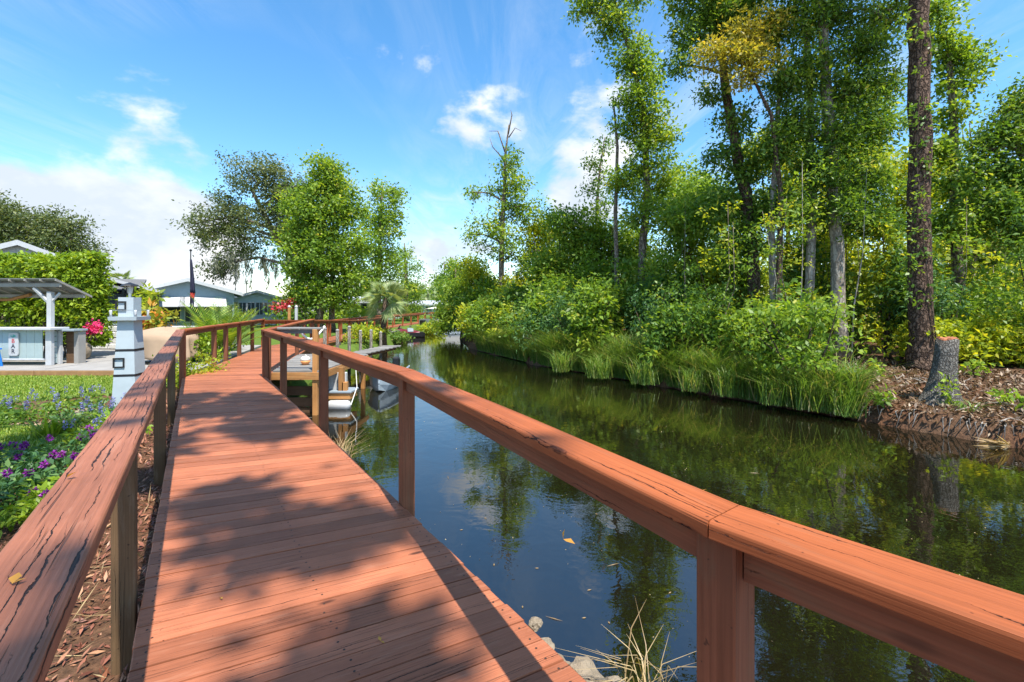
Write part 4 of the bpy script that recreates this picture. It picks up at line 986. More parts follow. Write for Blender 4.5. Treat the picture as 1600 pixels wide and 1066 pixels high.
bl = make_bush('crape_myrtle', 'rose red blossom cluster topping the crape myrtle', (at(447, 0, 26.7).x, 26.7, .8), 1.1, .6, G_RED, .12, .7, 14, 26, .22, seed=27, stems=2)
for ch in list(bl.children):                              # the blossom belongs to the shrub
    if ch.name.startswith('foliage'): ch.name = 'blossom'; ch.parent = cm; ch.matrix_parent_inverse = WM[cm.name].inverted()
    else: bpy.data.objects.remove(ch)
bpy.data.objects.remove(bl)
for i, px in enumerate((452, 463)):
    e = empty('white_post', (at(px, 0, 22).x, 22, -.3), ['tall tan post', 'tall white post'][i] + ' standing before the crape myrtle', 'post')
    MB().cbox((at(px, 0, 22).x, 22, .55), (.11, .11, 1.5), .01).build('shaft', [M_ORANGE, P_WHITE][i], e); MB().lathe((at(px, 0, 22).x, 22, 1.3), [(.075, 0), (.075, .04), (.02, .1)], 8).build('post_cap', P_WHITE, e)
for i, (px, Y, h_, r_, m_, lb_) in enumerate(((536, 44, 1.5, 1.6, G_HEDGE, 'rounded clipped shrub left of the twin trunks'), (575, 42, 1.6, 1.5, G_YEL, 'bright lime shrub in front of the carport'), (640, 50, 1.6, 1.6, G_HEDGE, 'small green shrub right of the carport'),
        (566, 20.5, .75, .75, G_YEL, 'bright yellow-green shrub on the bank below the far walkway'), (585, 22.6, .6, .6, G_YEL, 'golden groundcover shrub beside the cabbage palm'), (625, 27.5, .55, .7, G_GRASS, 'tufty green shrub behind the cabbage palm'),
        (672, 36, .7, 1.0, G_YEL, 'lime bank shrub between jet ski and pontoon boat'), (500, 38, 1.3, 1.4, G_HEDGE, 'green round shrub behind the oak trunk'))):
    p = at(px, 0, Y); zz = max(gz(p.x, p.y), -.85); make_bush('bank_shrub', lb_, (p.x, p.y, zz), h_, r_, m_, .1 if Y < 30 else .16, .5, 46, 30, .24 if Y < 30 else .4, seed=60 + i, group='shrubs along the garden bank')

# ------------------------------------------------------------------ flower beds beside the boardwalk
def flower_plant(name, label, x, y, h, r_, m_leaf_, m_pet, kind_, nfl, seed, leaf=.05, n=30):
    e = make_bush(name, label, (x, y, GZL - .01), h, r_, m_leaf_, leaf, .4, n, 34, .11, seed=seed, cat='plant', stems=4)
    rnd = random.Random(seed); rng = np.random.default_rng(seed)
    for k in range(nfl):
        a = rnd.uniform(0, 6.28); q_ = r_ * math.sqrt(rnd.random()) * .95; c = np.array([x + q_ * math.cos(a), y + q_ * math.sin(a), GZL + h * rnd.uniform(.85, 1.12)])
        if kind_ == 'globe':
            d = unit(rng.normal(size=(70, 3))); P = c + d * .012; o_ = d; v = leaf_arrays(P, o_ * 4, .026, .5, rng, .2, 0)
        else:
            z = rng.uniform(0, 1, 44); d = unit(rng.normal(size=(44, 3)) * np.array([1, 1, .2])); P = c + d * .008 + np.stack([z * 0, z * 0, z * .1], 1); v = leaf_arrays(P, d * 2, .022, .5, rng, .3, -.3)
        leaf_mesh('flower', v, m_pet, e, rng.random(len(v) // 4))
    return e
FL = [(-6.75, 6.85, .33, .5, G_DARK, G_VIOLET, 'spike', 12, 'tall salvia with dark violet spikes at the lawn edge'),
      (-7.75, 6.7, .2, .42, G_DARK, G_VIOLET, 'spike', 9, 'low violet salvia at the outer end of the bed'),
      (-6.95, 6.05, .26, .36, G_DARK, G_VIOLET, 'spike', 9, 'blue salvia clump beside the gravel patch'),
      (-5.9, 6.35, .26, .42, G_BLUE, G_VIOLET, 'spike', 14, 'pale blue salvia near the lighthouse base'),
      (-5.1, 5.5, .24, .36, G_HEDGE, G_VIOLET, 'spike', 7, 'bright green plant with few blue spikes by the rail'),
      (-4.55, 4.85, .3, .34, G_BLUE, G_PURPLE, 'globe', 8, 'purple globe flowers over blue-green leaves under the rail'),
      (-4.95, 4.35, .3, .36, G_BLUE, G_PURPLE, 'globe', 10, 'largest patch of purple globe flowers in the bed'),
      (-4.3, 3.95, .28, .34, G_BLUE, G_PURPLE, 'globe', 8, 'purple globe flowers close to the cracked handrail'),
      (-5.05, 3.75, .28, .36, G_BLUE, G_VIOLET, 'globe', 10, 'blue globe flowers next to the shaded grass'),
      (-4.35, 3.35, .26, .34, G_BLUE, G_VIOLET, 'globe', 7, 'low blue flowered plant at the mulch corner'),
      (-5.7, 3.6, .26, .36, G_BLUE, G_VIOLET, 'globe', 8, 'blue flowered groundcover at the edge of the lawn tongue'),
      (-3.7, 3.6, .2, .25, G_HEDGE, G_PURPLE, 'globe', 3, 'small green seedling with purple buds beside the mulch')]
for i, (x, y, h, r_, ml, mp, kd, nf, lb_) in enumerate(FL): flower_plant('bedding_plant', lb_, x, y, h, r_, ml, mp, kd, nf, 100 + i)
def strap_plant(x, y, lb_, seed, n=90, h=.34):
    rng = np.random.default_rng(seed); e = empty('strap_leaf_plant', (x, y, GZL), lb_, 'plant'); P = np.stack([x + rng.normal(size=n) * .1, y + rng.normal(size=n) * .1, np.full(n, GZL)], 1)
    blades('leaves', P, h, .03, G_HEDGE, rng, e, lean=1.3, kind=None)
strap_plant(-5.85, 5.75, 'arching strap leaved clump in the middle of the flower bed', 1); strap_plant(-5.45, 5.95, 'strap leaved clump against the salvia', 2)
for i, (x, y, lb_) in enumerate(((-1.95, 2.75, 'yellow daisy growing from the red mulch behind the post'), (-2.78, 2.62, 'yellow daisy leaning out beyond the cracked handrail'))):
    e = empty('yellow_daisy', (x, y, GZL), lb_, 'flower'); rng = np.random.default_rng(i); hz_ = GZL + (.2 if i == 0 else .3)
    MB().tube([(x, y, GZL), (x + .01, y, hz_)], .005, 5).build('stem', G_HEDGE, e)
    a = np.linspace(0, 6.28, 13)[:-1]; d = np.stack([np.cos(a), np.sin(a), a * 0 + .15], 1); P = np.array([x, y, hz_]) + d * .006
    v = np.concatenate([np.stack([p, p + q_ * .025 + np.array([-q_[1], q_[0], 0]) * .008, p + q_ * .042, p + q_ * .025 - np.array([-q_[1], q_[0], 0]) * .008]) for p, q_ in zip(P, d)])
    leaf_mesh('petals', v, G_YELLOWP, e, rng.random(12)); P = np.repeat([[x, y, GZL + .02]], 14, 0); leaf_mesh('leaves', leaf_arrays(P, unit(rng.normal(size=(14, 3)) * [1, 1, .2]), .11, .25, rng), G_HEDGE, e, rng.random(14))

# mulch chips, straw and gravel near the boardwalk
rng = np.random.default_rng(31); n = 14000
t = rng.uniform(-2.6, 8, n); w_ = -.02 - rng.uniform(0, 1, n) ** 1.3 * 1.7
X = L0.x + D1.x * t + N1.x * w_; Y = L0.y + D1.y * t + N1.y * w_
P = np.stack([X, Y, ground_z(X, Y) + rng.uniform(.0, .02, n)], 1); v = leaf_arrays(P, unit(rng.normal(size=(n, 3)) * [1, 1, .15]), .055, .28, rng, 2.5, 0, .02)
tag(leaf_mesh('mulch', v, G_CHIP, None, rng.random(n), 'stuff'), 'red-brown bark mulch between the boardwalk and flower bed', 'mulch')
n = 380; t = rng.uniform(-2, 3, n); w_ = -rng.uniform(.02, .6, n); X = L0.x + D1.x * t + N1.x * w_; Y = L0.y + D1.y * t + N1.y * w_
P = np.stack([X, Y, ground_z(X, Y) + .015], 1); v = leaf_arrays(P, unit(rng.normal(size=(n, 3)) * [1, 1, .1]), .17, .03, rng, 2.5, 0, .01)
tag(leaf_mesh('pine_straw', v, G_STRAW, None, rng.random(n), 'stuff'), 'dry pine straw scattered over the mulch', 'straw')
n = 2600; X = rng.uniform(-8.6, -5.6, n); Y = rng.uniform(5.7, 6.6, n); P = np.stack([X, Y, ground_z(X, Y) + .012], 1)
v = leaf_arrays(P, unit(rng.normal(size=(n, 3)) * [1, 1, .3]), .05, .8, rng, 2, 0, .15); tag(leaf_mesh('gravel', v, G_LITTER, None, np.clip(rng.random(n) + .4, 0, 1), 'stuff'), 'pale gravel and bark between the salvia clumps', 'gravel')
def rock(x, y, z, s, lb_, seed, m_=P_ROCK, group=None):
    bm = bmesh.new(); bmesh.ops.create_icosphere(bm, subdivisions=3, radius=1); rnd = random.Random(seed); o_ = Vector((rnd.uniform(0, 50), rnd.uniform(0, 50), 0)); sc_ = Vector((rnd.uniform(.8, 1.3), rnd.uniform(.7, 1.1), rnd.uniform(.5, .8))) * s
    for v in bm.verts:
        d = 1 + .45 * mnoise.noise(v.co * 1.1 + o_) + .2 * mnoise.noise(v.co * 3.1 + o_) + .1 * mnoise.noise(v.co * 7 + o_); v.co = Vector((v.co.x * sc_.x, v.co.y * sc_.y, v.co.z * sc_.z)) * d
    me = bpy.data.meshes.new('rock'); bm.to_mesh(me); bm.free(); me.materials.append(m_)
    return tag(register(bpy.data.objects.new('rock', me), None, Matrix.Translation((x, y, z)) @ Matrix.Rotation(rnd.uniform(0, 6), 4, 'Z')), lb_, 'rock', group)
for i in range(26):
    u = i / 25; p = Vector((.0, 2.95, 0)).lerp(Vector((.66, 2.2, 0)), u); q_ = p + Vector((random.uniform(-.12, .1), random.uniform(-.12, .12), 0))
    rock(q_.x, q_.y, -.8 + .1 * random.random(), random.uniform(.04, .12), 'rough pale limestone rock on the shore below the deck edge', 40 + i, group='limestone rocks at the shoreline')
rock(-.72, 3.75, -.78, .12, 'lone pale rock under the second canal post', 70); rock(-6.2, 6.55, -.22, .16, 'flat brown rock between the salvia plants', 71); rock(-3.6, 2.9, -.24, .16, 'tan edging rock beside the yellow daisy', 72)
rng = np.random.default_rng(9)
for i, (x, y, lb_) in enumerate(((.72, 2.45, 'dry straw coloured grass tuft arching over the shoreline rocks'), (-2.3, 5.9, 'grey dead grass tuft at the foot of the third post'))):
    n = 34 if i == 0 else 120; e = empty('dry_grass_tuft', (x, y, -.75), lb_, 'grass'); P = np.stack([x + rng.normal(size=n) * .06, y + rng.normal(size=n) * .06, np.full(n, -.8)], 1); blades('blades', P, .42 if i == 0 else .5, .007, G_STRAW, rng, e, lean=1.1, kind=None)
# floating debris and fallen leaves
for i in range(26):
    px, py = random.uniform(680, 1240), random.uniform(735, 1010); p = gp(px, py, WATER + .004)
    if p.x < float(xl(p.y)) + .25: continue
    a = random.uniform(0, 3.14); L_ = random.choice((.014, .018, .022, .07)); w_ = .007 if L_ < .05 else .004; u = Vector((math.cos(a), math.sin(a), 0)); s_ = Vector((-u.y, u.x, 0))
    o = MB().add([p - u * L_, p + s_ * w_, p + u * L_, p - s_ * w_, p + Vector((0, 0, .004))], [(0, 1, 4), (1, 2, 4), (2, 3, 4), (3, 0, 4)]).build('floating_leaf', random.choice((G_STRAW, G_STRAW, G_STRAW, G_ORLEAF)), M=Matrix.Translation(p))
    tag(o, 'dry leaf or twig floating on the dark canal water', 'leaf', 'debris floating on the canal')
rng = np.random.default_rng(77); n = 900; X = rng.uniform(-3, 6, n); Y = rng.uniform(2.2, 9, n); k = (X > xl(Y) + .15) & (X < xr(Y) - .2) & (vnoise(X, Y, .9, 3) > -.1); n = int(k.sum())
P = np.stack([X[k], Y[k], np.full(n, WATER + .002)], 1); tag(leaf_mesh('pollen_specks', leaf_arrays(P, unit(rng.normal(size=(n, 3)) * [1, 1, 0]), .012, .7, rng, 30, 0, .0), G_STRAW, None, rng.random(n), 'stuff'), 'pale pollen and seed specks floating on the canal', 'specks')
for i, (px, py, z, lb_) in enumerate(((104, 748, .936, 'orange fallen leaf on the outer edge of the cracked handrail'), (19, 915, .936, 'small orange leaf lying on the cracked handrail'), (595, 1003, .003, 'tiny yellow leaf on the sunlit deck boards'), (345, 935, .003, 'brown leaf scrap on the deck planks'), (880, 845 + 0, .94, 'dry brown flake on the orange handrail'))):
    p = gp(px, py, z); rng = np.random.default_rng(i); v = leaf_arrays(np.repeat([[p.x, p.y, p.z + .003]], 2, 0), np.array([[1, .3, 0], [.2, 1, 0.]]), .022, .6, rng, 4, 0, .1); o = leaf_mesh('fallen_leaf', v, G_ORLEAF, None, rng.random(2)); tag(o, lb_, 'leaf')

# ------------------------------------------------------------------ trees on the garden side
b_ = at(470, 0, 33); b_.z = -.35
oak_l = px_lobes([(395, 275, 38), (350, 325, 40), (425, 335, 45), (325, 365, 30), (375, 375, 40), (452, 300, 36), (340, 415, 26), (430, 270, 26), (455, 370, 30), (300, 350, 14), (415, 300, 40, 3)], 33, 1.2, 30)
oak = make_tree('live_oak', 'dark spreading live oak hung with grey moss', [(b_, .42), (at(468, 440, 33), .36), (at(452, 395, 33), .3), (at(420, 350, 33), .2), (at(395, 300, 33), .1)], oak_l, (G_OAK, B_GREY), .17, .45, 62, .62, seed=41, twig=.5)
rng = np.random.default_rng(42); vs = []
for k in range(46):
    px, py = rng.uniform(330, 462), rng.uniform(385, 412); p = np.array(at(px, py, 33 + rng.uniform(-2, 2))); n = 60; ll = rng.uniform(.5, 2.1)
    z = rng.uniform(0, 1, n); P = p + np.stack([rng.normal(size=n) * .12 * (1 - z * .8), rng.normal(size=n) * .12 * (1 - z * .8), -z * ll], 1); vs.append(leaf_arrays(P, np.repeat([[0, 0, -3.]], n, 0), .3, .16, rng, .1, .6, .02))
v = np.concatenate(vs); leaf_mesh('hanging_moss', v, G_MOSS, oak, rng.random(len(v) // 4))
b_ = at(500, 0, 28); b_.z = -.35
make_tree('sweetgum', 'tall bright green sweetgum with full crown beside the oak', [(b_, .26), (at(498, 440, 28), .22), (at(505, 350, 28), .16), (at(512, 280, 28), .08), (at(515, 245, 28), .03)],
          px_lobes([(512, 258, 26), (522, 285, 36), (485, 315, 38), (540, 325, 34), (505, 350, 44), (470, 365, 34), (545, 380, 32), (500, 400, 50), (468, 415, 28), (535, 425, 38), (500, 455, 40), (470, 470, 24), (540, 465, 26), (455, 330, 16)], 28, 1.0, 32),
          (G_MAPLE, B_GREY), .15, .7, 62, .52, seed=43, extra_trunks=[[(b_ + Vector((.55, .5, 0)), .2), (at(518, 440, 28.5), .16), (at(530, 380, 28.5), .08)]])
b_ = at(592, 0, 40); b_.z = -.35
make_tree('sweetgum', 'slender sweetgum with loose crown right of the tall one', [(b_, .25), (at(592, 420, 40), .2), (at(595, 340, 40), .13), (at(598, 290, 40), .05)],
          px_lobes([(597, 303, 24), (608, 330, 28), (582, 345, 27), (600, 375, 31), (575, 400, 26), (614, 405, 25), (590, 435, 34), (615, 300, 13), (570, 440, 24), (610, 455, 24)], 40, 1.0, 34), (G_MAPLE, B_GREY), .19, .65, 48, .6, seed=44)
b_ = at(635, 0, 48); b_.z = -.35
make_tree('cypress', 'dark feathery cypress behind the cabbage palm', [(b_, .3), (at(635, 440, 48), .2), (at(632, 380, 48), .06)], px_lobes([(630, 392, 18), (640, 420, 24), (620, 435, 22), (647, 455, 24), (630, 475, 30), (612, 465, 22)], 48, 1, 36), (G_DARK, B_GREY), .22, .35, 50, .7, seed=45)
for i, (px, ls, lb_) in enumerate(((25, [(15, 335, 32), (50, 355, 30), (-10, 350, 40), (30, 380, 40), (-40, 330, 40)], 'dark tree rising behind the hedge, cut by the picture edge'), (110, [(85, 345, 24), (110, 355, 26), (130, 385, 26), (90, 385, 34), (145, 395, 14)], 'rounded dark tree behind the white metal roof'))):
    b_ = at(px, 0, 32); b_.z = -.35
    make_tree('laurel_oak', lb_, [(b_, .3), (at(px, 420, 32), .24), (at(px, 360, 32), .1)], px_lobes(ls, 32, 1, 34), (G_OAK, B_GREY), .19, .4, 52, .6, seed=50 + i)
# trees closing the far end of the canal
for i in range(11):
    px = (540, 565, 612, 655, 668, 682, 694, 712, 520, 478, 640)[i]; Y = (95, 100, 110, 110, 120, 105, 62, 58, 100, 95, 125)[i]; top = (455, 450, 452, 448, 455, 430, 395, 405, 462, 465, 440)[i]
    b_ = at(px, 0, Y); b_.z = -.4; H = at(0, top, Y).z; r_ = H * .34
    make_tree('distant_tree', ('round green tree beyond the far canal bend' if i not in (6, 7) else 'thin pale tree over the far right bank'), [(b_, .25), (b_ + Vector((0, 0, H * .5)), .18), (b_ + Vector((0, 0, H * .9)), .06)],
              [(b_ + Vector((random.uniform(-.4, .4) * r_, random.uniform(-.4, .4) * r_, H * f)), r_ * q_, 16) for f, q_ in ((.85, .5), (.65, .8), (.5, 1.0), (.33, .9))], (G_DARK if i % 3 else G_MAPLE, B_GREY), .42 if Y > 70 else .26, .6, 30, 1.0 if Y > 70 else .7, seed=70 + i, group='trees at the canal bend', limbs=False)

# ------------------------------------------------------------------ boats down the canal
js = empty('jet_ski', (at(634, 0, 32).x, 32, WATER), 'black and maroon jet ski moored at the far walkway', 'jet ski')
jx = at(634, 0, 32).x
MB().loft(hull(jx, 32, 2.6, .95, WATER - .1, WATER + .35, R(200), bow=.5)).build('hull', P_BLACK, js)
secs = []
for u, wq, zt in ((-.95, .25, .42), (-.5, .3, .52), (-.1, .28, .55), (.3, .36, .62), (.7, .3, .6), (1.1, .12, .42)):
    Mr = Matrix.Translation((jx, 32, WATER)) @ Matrix.Rotation(R(200), 4, 'Z'); secs.append([Mr @ Vector((u, y, z)) for y, z in ((-wq, .3), (-wq * .7, zt), (wq * .7, zt), (wq, .3))])
MB().loft(secs).build('deck_shell', m_plain('maroon_gelcoat', (.16, .02, .035), .3), js)
MB().loft([[p + Vector((0, 0, .12)) for p in r_] for r_ in secs[1:3]]).build('seat', P_GREYP, js)
MB().tube([Mr @ Vector((.35, -.32, .85)), Mr @ Vector((.42, 0, .82)), Mr @ Vector((.35, .32, .85))], .025, 6).tube([Mr @ Vector((.6, 0, .5)), Mr @ Vector((.4, 0, .84))], .05, 6).build('handlebar', P_BLACK, js)
px_, pY = at(699, 0, 41).x, 41
pb = empty('pontoon_boat', (px_, pY, WATER), 'white pontoon boat with cream canopy moored at the far bend', 'boat')
Mp = Matrix.Translation((px_, pY, WATER)) @ Matrix.Rotation(R(48), 4, 'Z')
for y_ in (-.95, .95): MB().tube([Mp @ Vector((x, y_, z)) for x, z in ((-2.7, .05), (-2.5, .08), (2.1, .08), (2.8, .3))], [.2, .3, .3, .04], 10).build('pontoon', P_GREYP, pb, smooth=True)
def pbox(c, sz, name, m_):
    M3 = Mp.to_3x3(); MB().box(Mp @ Vector(c), sz, M=M3).build(name, m_, pb)
pbox((0, 0, .42), (5.2, 2.4, .1), 'deck', P_GREYP)
for y_ in (-1.15, 1.15): pbox((0, y_, .78), (4.6, .05, .6), 'side_panel', P_HULL)
for x_ in (-2.3, 2.3): pbox((x_, 0, .78), (.05, 2.2, .6), 'end_panel', P_HULL)
pbox((-1.6, .6, .75), (.9, .9, .55), 'seat', P_CREAM); pbox((.4, -.7, .85), (.5, .5, .8), 'console', P_HULL); pbox((-2.75, 0, .55), (.35, .4, .9), 'outboard_motor', P_BLACK)
secs = []
for x_, z in ((-1.9, 2.0), (-1, 2.14), (.2, 2.18), (1.3, 2.06)): secs.append([Mp @ Vector((x_, y, zz)) for y, zz in ((-1.15, z - .12), (-.6, z), (.6, z), (1.15, z - .12), (.6, z - .05), (-.6, z - .05))])
MB().loft(secs).build('canopy', P_CREAM, pb)
for x_ in (-1.8, 1.2):
    for y_ in (-1.12, 1.12): MB().tube([Mp @ Vector((x_ * .3, y_, 1.05)), Mp @ Vector((x_, y_, 1.95))], .02, 5).build('canopy_pole', P_HULL, pb)
fdk2 = empty('far_dock', (-8.0, 32, -.35), 'low plank dock beside the moored jet ski', 'dock')
for i in range(20):
    a = [Vector((-8.95, 29 + i * .31, -.36)), Vector((-7.9, 29 + i * .31, -.36)), Vector((-7.9, 29.29 + i * .31, -.36)), Vector((-8.95, 29.29 + i * .31, -.36))]; slab_plank(*a, th=.05).build('plank', M_GREYWOOD, fdk2, frame(sum(a, Vector()) / 4, (1, 0, 0)))
for y_ in (29.2, 32, 35): post(fdk2, (-7.95, y_, 0), -1.5, -.2, 0, M_PILE, .16)
bx_ = at(690, 0, 40).x; db = empty('dock_box', (bx_, 40, -.9), 'orange boarded dock locker near the pontoon boat', 'dock box')
MB().cbox((bx_, 40, -.22), (.9, .8, .75), .02).build('body', M_ORANGE, db); MB().cbox((bx_, 40, .18), (.98, .88, .05), .01).build('lid', P_HULL, db)
for x_ in (-.35, .35): post(db, (bx_ + x_, 40, 0), -1.5, -.6, 0, M_PILE, .12)

# ------------------------------------------------------------------ right bank: woods
rw = random.Random(77)
b_ = at(785, 0, 24); b_ = ground_pt(b_.x + .3, 25); 
make_tree('bare_topped_tree', 'tall thin tree with dead bare top rising left of the white cloud', [(b_, .2), (at(783, 430, 25), .16), (at(786, 330, 25), .12), (at(790, 240, 25), .07), (at(795, 195, 25), .03)],
          px_lobes([(795, 255, 24), (808, 285, 24), (780, 300, 22), (800, 325, 30), (738, 300, 11), (745, 350, 10), (735, 365, 9), (820, 335, 20), (785, 360, 28), (842, 325, 13), (800, 395, 30), (760, 385, 16)], 25, 1, 26), (G_MAPLE, B_GREY), .15, .5, 40, .42, seed=81,
          dead=[([at(790, 240, 25), at(778, 205, 25), at(764, 205, 25)], .05), ([at(794, 210, 25), at(800, 180, 25), at(798, 172, 25)], .05), ([at(795, 215, 25), at(805, 200, 25), at(815, 205, 25)], .04), ([at(788, 250, 25), at(770, 230, 25), at(765, 215, 25)], .04)])
def wood_tree(lb_, Y, trunk, lobes, mt, seed, leaf=.12, wr=.5, per=46, cr=.36, nm='hardwood_tree', bark=B_GREY, n=34, extra=(), dead=(), r0=.16, **kw):
    p = at(trunk[0][0], 0, Y); base = ground_pt(p.x, Y)
    tr = [(base - Vector((0, 0, .1)), r0)] + [(at(a, c, Y), r0 * f) for a, c, f in trunk[1:]]
    return make_tree(nm, lb_, tr, px_lobes(lobes, Y, 1.0, n), (mt, bark), leaf, wr, per, cr, seed=seed, extra_trunks=[[(at(a, c, Y + .3), r_) for a, c, r_ in ex] for ex in extra], dead=dead, **kw)
wood_tree('small slender tree standing before the white cloud', 21, [(930, 500), (932, 330, .8), (938, 260, .5), (945, 215, .2)], [(945, 225, 14), (925, 255, 12), (942, 275, 14), (925, 300, 16), (948, 320, 18)], G_DARK, 82, .13, .45, 34, .34, r0=.09)
wood_tree('tall leaning tree with narrow leafy column left of the gap', 17.5, [(1005, 560), (1003, 400, .9), (1012, 300, .8), (1008, 200, .65), (990, 100, .5), (965, 20, .35), (950, -40, .2)],
          [(935, 15, 26), (960, 45, 28), (985, 85, 30), (1000, 125, 32), (985, 155, 24), (1015, 175, 32), (1000, 215, 28), (1035, 215, 22), (975, 195, 18), (1020, 255, 34), (980, 290, 30), (1040, 290, 22), (930, -30, 40), (990, -30, 44), (905, 20, 14), (1005, 330, 34)], G_MAPLE, 83, .12, .5, 44, .36, r0=.17,
          extra=[[(965, 480, .1), (962, 330, .08), (965, 230, .06), (958, 150, .03)]])
wood_tree('curving trunk tree with golden leaved branch', 14, [(1182, 545), (1178, 430, .9), (1165, 300, .85), (1148, 220, .75), (1132, 130, .65), (1125, 40, .5), (1120, -60, .3)],
          [(1105, 30, 34), (1075, 60, 22), (1060, 100, 18), (1150, 10, 40), (1090, -20, 50), (1170, 60, 30), (1150, 190, 26), (1130, 240, 24), (1165, 270, 30), (1105, 150, 18), (1185, 330, 34), (1130, 320, 26), (1150, 380, 34)], G_DARK, 84, .11, .5, 46, .33, r0=.2, bark=B_BROWN)
wood_tree('golden flushed branch spray beside the curving trunk', 12.8, [(1215, 560), (1220, 300, .7), (1205, 180, .5), (1170, 110, .3)], [(1125, 78, 24), (1150, 95, 24), (1105, 95, 16), (1175, 70, 26), (1160, 120, 22), (1200, 30, 26), (1190, 100, 22), (1165, 40, 22)], G_GOLD, 85, .1, .42, 40, .3, r0=.1, bark=B_BROWN)
wood_tree('pale double trunked hardwood with dense dark crown', 13, [(1312, 570), (1308, 380, .9), (1300, 250, .85), (1290, 120, .75), (1284, 20, .6), (1280, -80, .4)],
          [(1250, 30, 40), (1310, 20, 46), (1350, 80, 40), (1270, 110, 40), (1330, 150, 44), (1225, 130, 34), (1250, 190, 40), (1310, 220, 44), (1365, 200, 34), (1220, 235, 36), (1280, 270, 42), (1350, 280, 40), (1240, -60, 60), (1330, -70, 70), (1390, 20, 34), (1385, 130, 28), (1210, 60, 26), (1240, 320, 36), (1310, 330, 38), (1370, 350, 34)], G_DARK, 86, .11, .38, 50, .34, r0=.19, bark=B_PALE, n=30,
          extra=[[(1262, 540, .13), (1268, 330, .12), (1265, 150, .1), (1255, 0, .07)], [(1210, 560, .1), (1205, 350, .09), (1218, 150, .06), (1215, 30, .04)]])
p = at(1437, 0, 10.9); pine_b = ground_pt(p.x, 10.9)
pt_ = [(pine_b - Vector((0, 0, .1)), .3), (pine_b + Vector((0, 0, .7)), .245), (at(1438, 300, 10.9), .225), (at(1436, 120, 10.9), .215), (at(1433, -50, 10.9), .2), (pine_b + Vector((-.2, 0, 13)), .16), (pine_b + Vector((-.2, 0, 16)), .06)]
make_tree('pine_tree', 'thick straight pine trunk with scaly bark beside the stump', pt_, [(pine_b + Vector((a, c, z)), (1.3, 1.3, .8), 26) for a, c, z in ((1.4, .5, 12.5), (-1.5, .6, 13), (.3, 1.4, 13.8), (-.3, -1.2, 14.2), (.2, .2, 15.6), (1.2, -.6, 14.6))], (G_DARK, B_PINE), .22, .06, 60, .42, seed=87)
vine_c = np.array([tuple(at(1437 + rw.uniform(-26, 26), rw.uniform(20, 480), 10.9 - rw.uniform(.2, .3))) for _ in range(80)])
rng = np.random.default_rng(88); P, o_, tone = clumps(vine_c, rng, 13, .13)
vn = empty('climbing_vine', (pine_b.x, pine_b.y - .3, pine_b.z), 'leafy vine sprigs climbing the pine trunk', 'vine'); leaf_mesh('leaves', leaf_arrays(P, o_, .09, .6, rng), G_DARK, vn, tone)
MB().tube([pine_b + Vector((.2, -.32, 0)), at(1445, 400, 10.62), at(1432, 250, 10.62), at(1440, 60, 10.63)], .012, 5).build('stem', B_BROWN, vn)
wood_tree('light green tree spreading right behind the pine', 14.5, [(1500, 560), (1495, 350, .9), (1490, 200, .7), (1480, 60, .4)], [(1490, 85, 26), (1515, 100, 20), (1475, 60, 22), (1500, 130, 22), (1485, 180, 20), (1470, 240, 26), (1500, 290, 30), (1480, 350, 34), (1465, 20, 24)], G_MAPLE, 89, .12, .55, 44, .34)
wood_tree('dark limbed tree reaching in from the right beyond the stump', 12.5, [(1640, 560), (1630, 350, .9), (1600, 250, .6), (1570, 190, .4)], [(1590, 165, 24), (1560, 205, 28), (1600, 215, 34), (1535, 235, 20), (1575, 270, 36), (1620, 290, 50), (1540, 320, 34), (1590, 350, 44), (1515, 270, 16), (1630, 150, 36)], G_DARK, 90, .11, .42, 48, .34, r0=.15)
wood_tree('bare twigged thin tree behind the dark limbs', 17, [(1520, 540), (1522, 350, .8), (1518, 240, .4), (1515, 190, .2)], [(1520, 330, 26), (1545, 380, 30), (1500, 400, 30)], G_OAK, 91, .12, .45, 36, .36, r0=.08, dead=[([at(1518, 240, 17), at(1505, 215, 17), at(1500, 170, 17)], .03), ([at(1520, 250, 17), at(1540, 225, 17), at(1550, 200, 17)], .03)])
# second rank of trees filling the wood
SR = [(1075, 17, 300, G_MAPLE, 'shadowy tree between the leaning tree and curving trunk'), (1100, 21, 250, G_MAPLE, 'sunlit tree deep behind the curving trunk'), (1230, 20, 190, G_YEL, 'yellow lit tree deep behind the double trunk'), (1400, 19, 230, G_YEL, 'yellow lit tree glowing behind the pine'),
      (1560, 20, 330, G_YEL, 'yellow green tree at the back behind the stump'), (1640, 17, 250, G_DARK, 'dark tree at the right rear of the wood'), (880, 22, 345, G_MAPLE, 'round bright tree below the white cloud'), (840, 25, 350, G_YEL, 'golden green tree behind the bare topped tree base'),
      (960, 20, 330, G_MAPLE, 'dense dark tree at the foot of the leaning tree'), (720, 31, 420, G_MAPLE, 'low bright tree where the right bank meets the bend'), (755, 28, 410, G_YEL, 'lime green tree overhanging the canal at the bend'), (1320, 22, 150, G_MAPLE, 'tall sunlit tree far behind the double trunk')]
for i, (px, Y, top, mt, lb_) in enumerate(SR):
    H = at(0, top, Y).z; p = at(px, 0, Y); b_ = ground_pt(p.x, Y); r_ = min(2.4, H * .36)
    lb = []
    for k in range(7):
        f = rw.uniform(.25, .93); lb.append((b_ + Vector((rw.uniform(-.8, .8) * r_ * (1.15 - f * .6), rw.uniform(-.8, .8) * r_, H * f + .3)), (r_ * .55, r_ * .55, r_ * .42), 24))
    make_tree('understory_tree', lb_, [(b_ - Vector((0, 0, .1)), .11), (b_ + Vector((rw.uniform(-.2, .2), 0, H * .45)), .085), (b_ + Vector((rw.uniform(-.4, .4), 0, H * .9)), .03)], lb, (mt, B_GREY if i % 2 else B_BROWN), .14, .5, 44, .42, seed=120 + i)
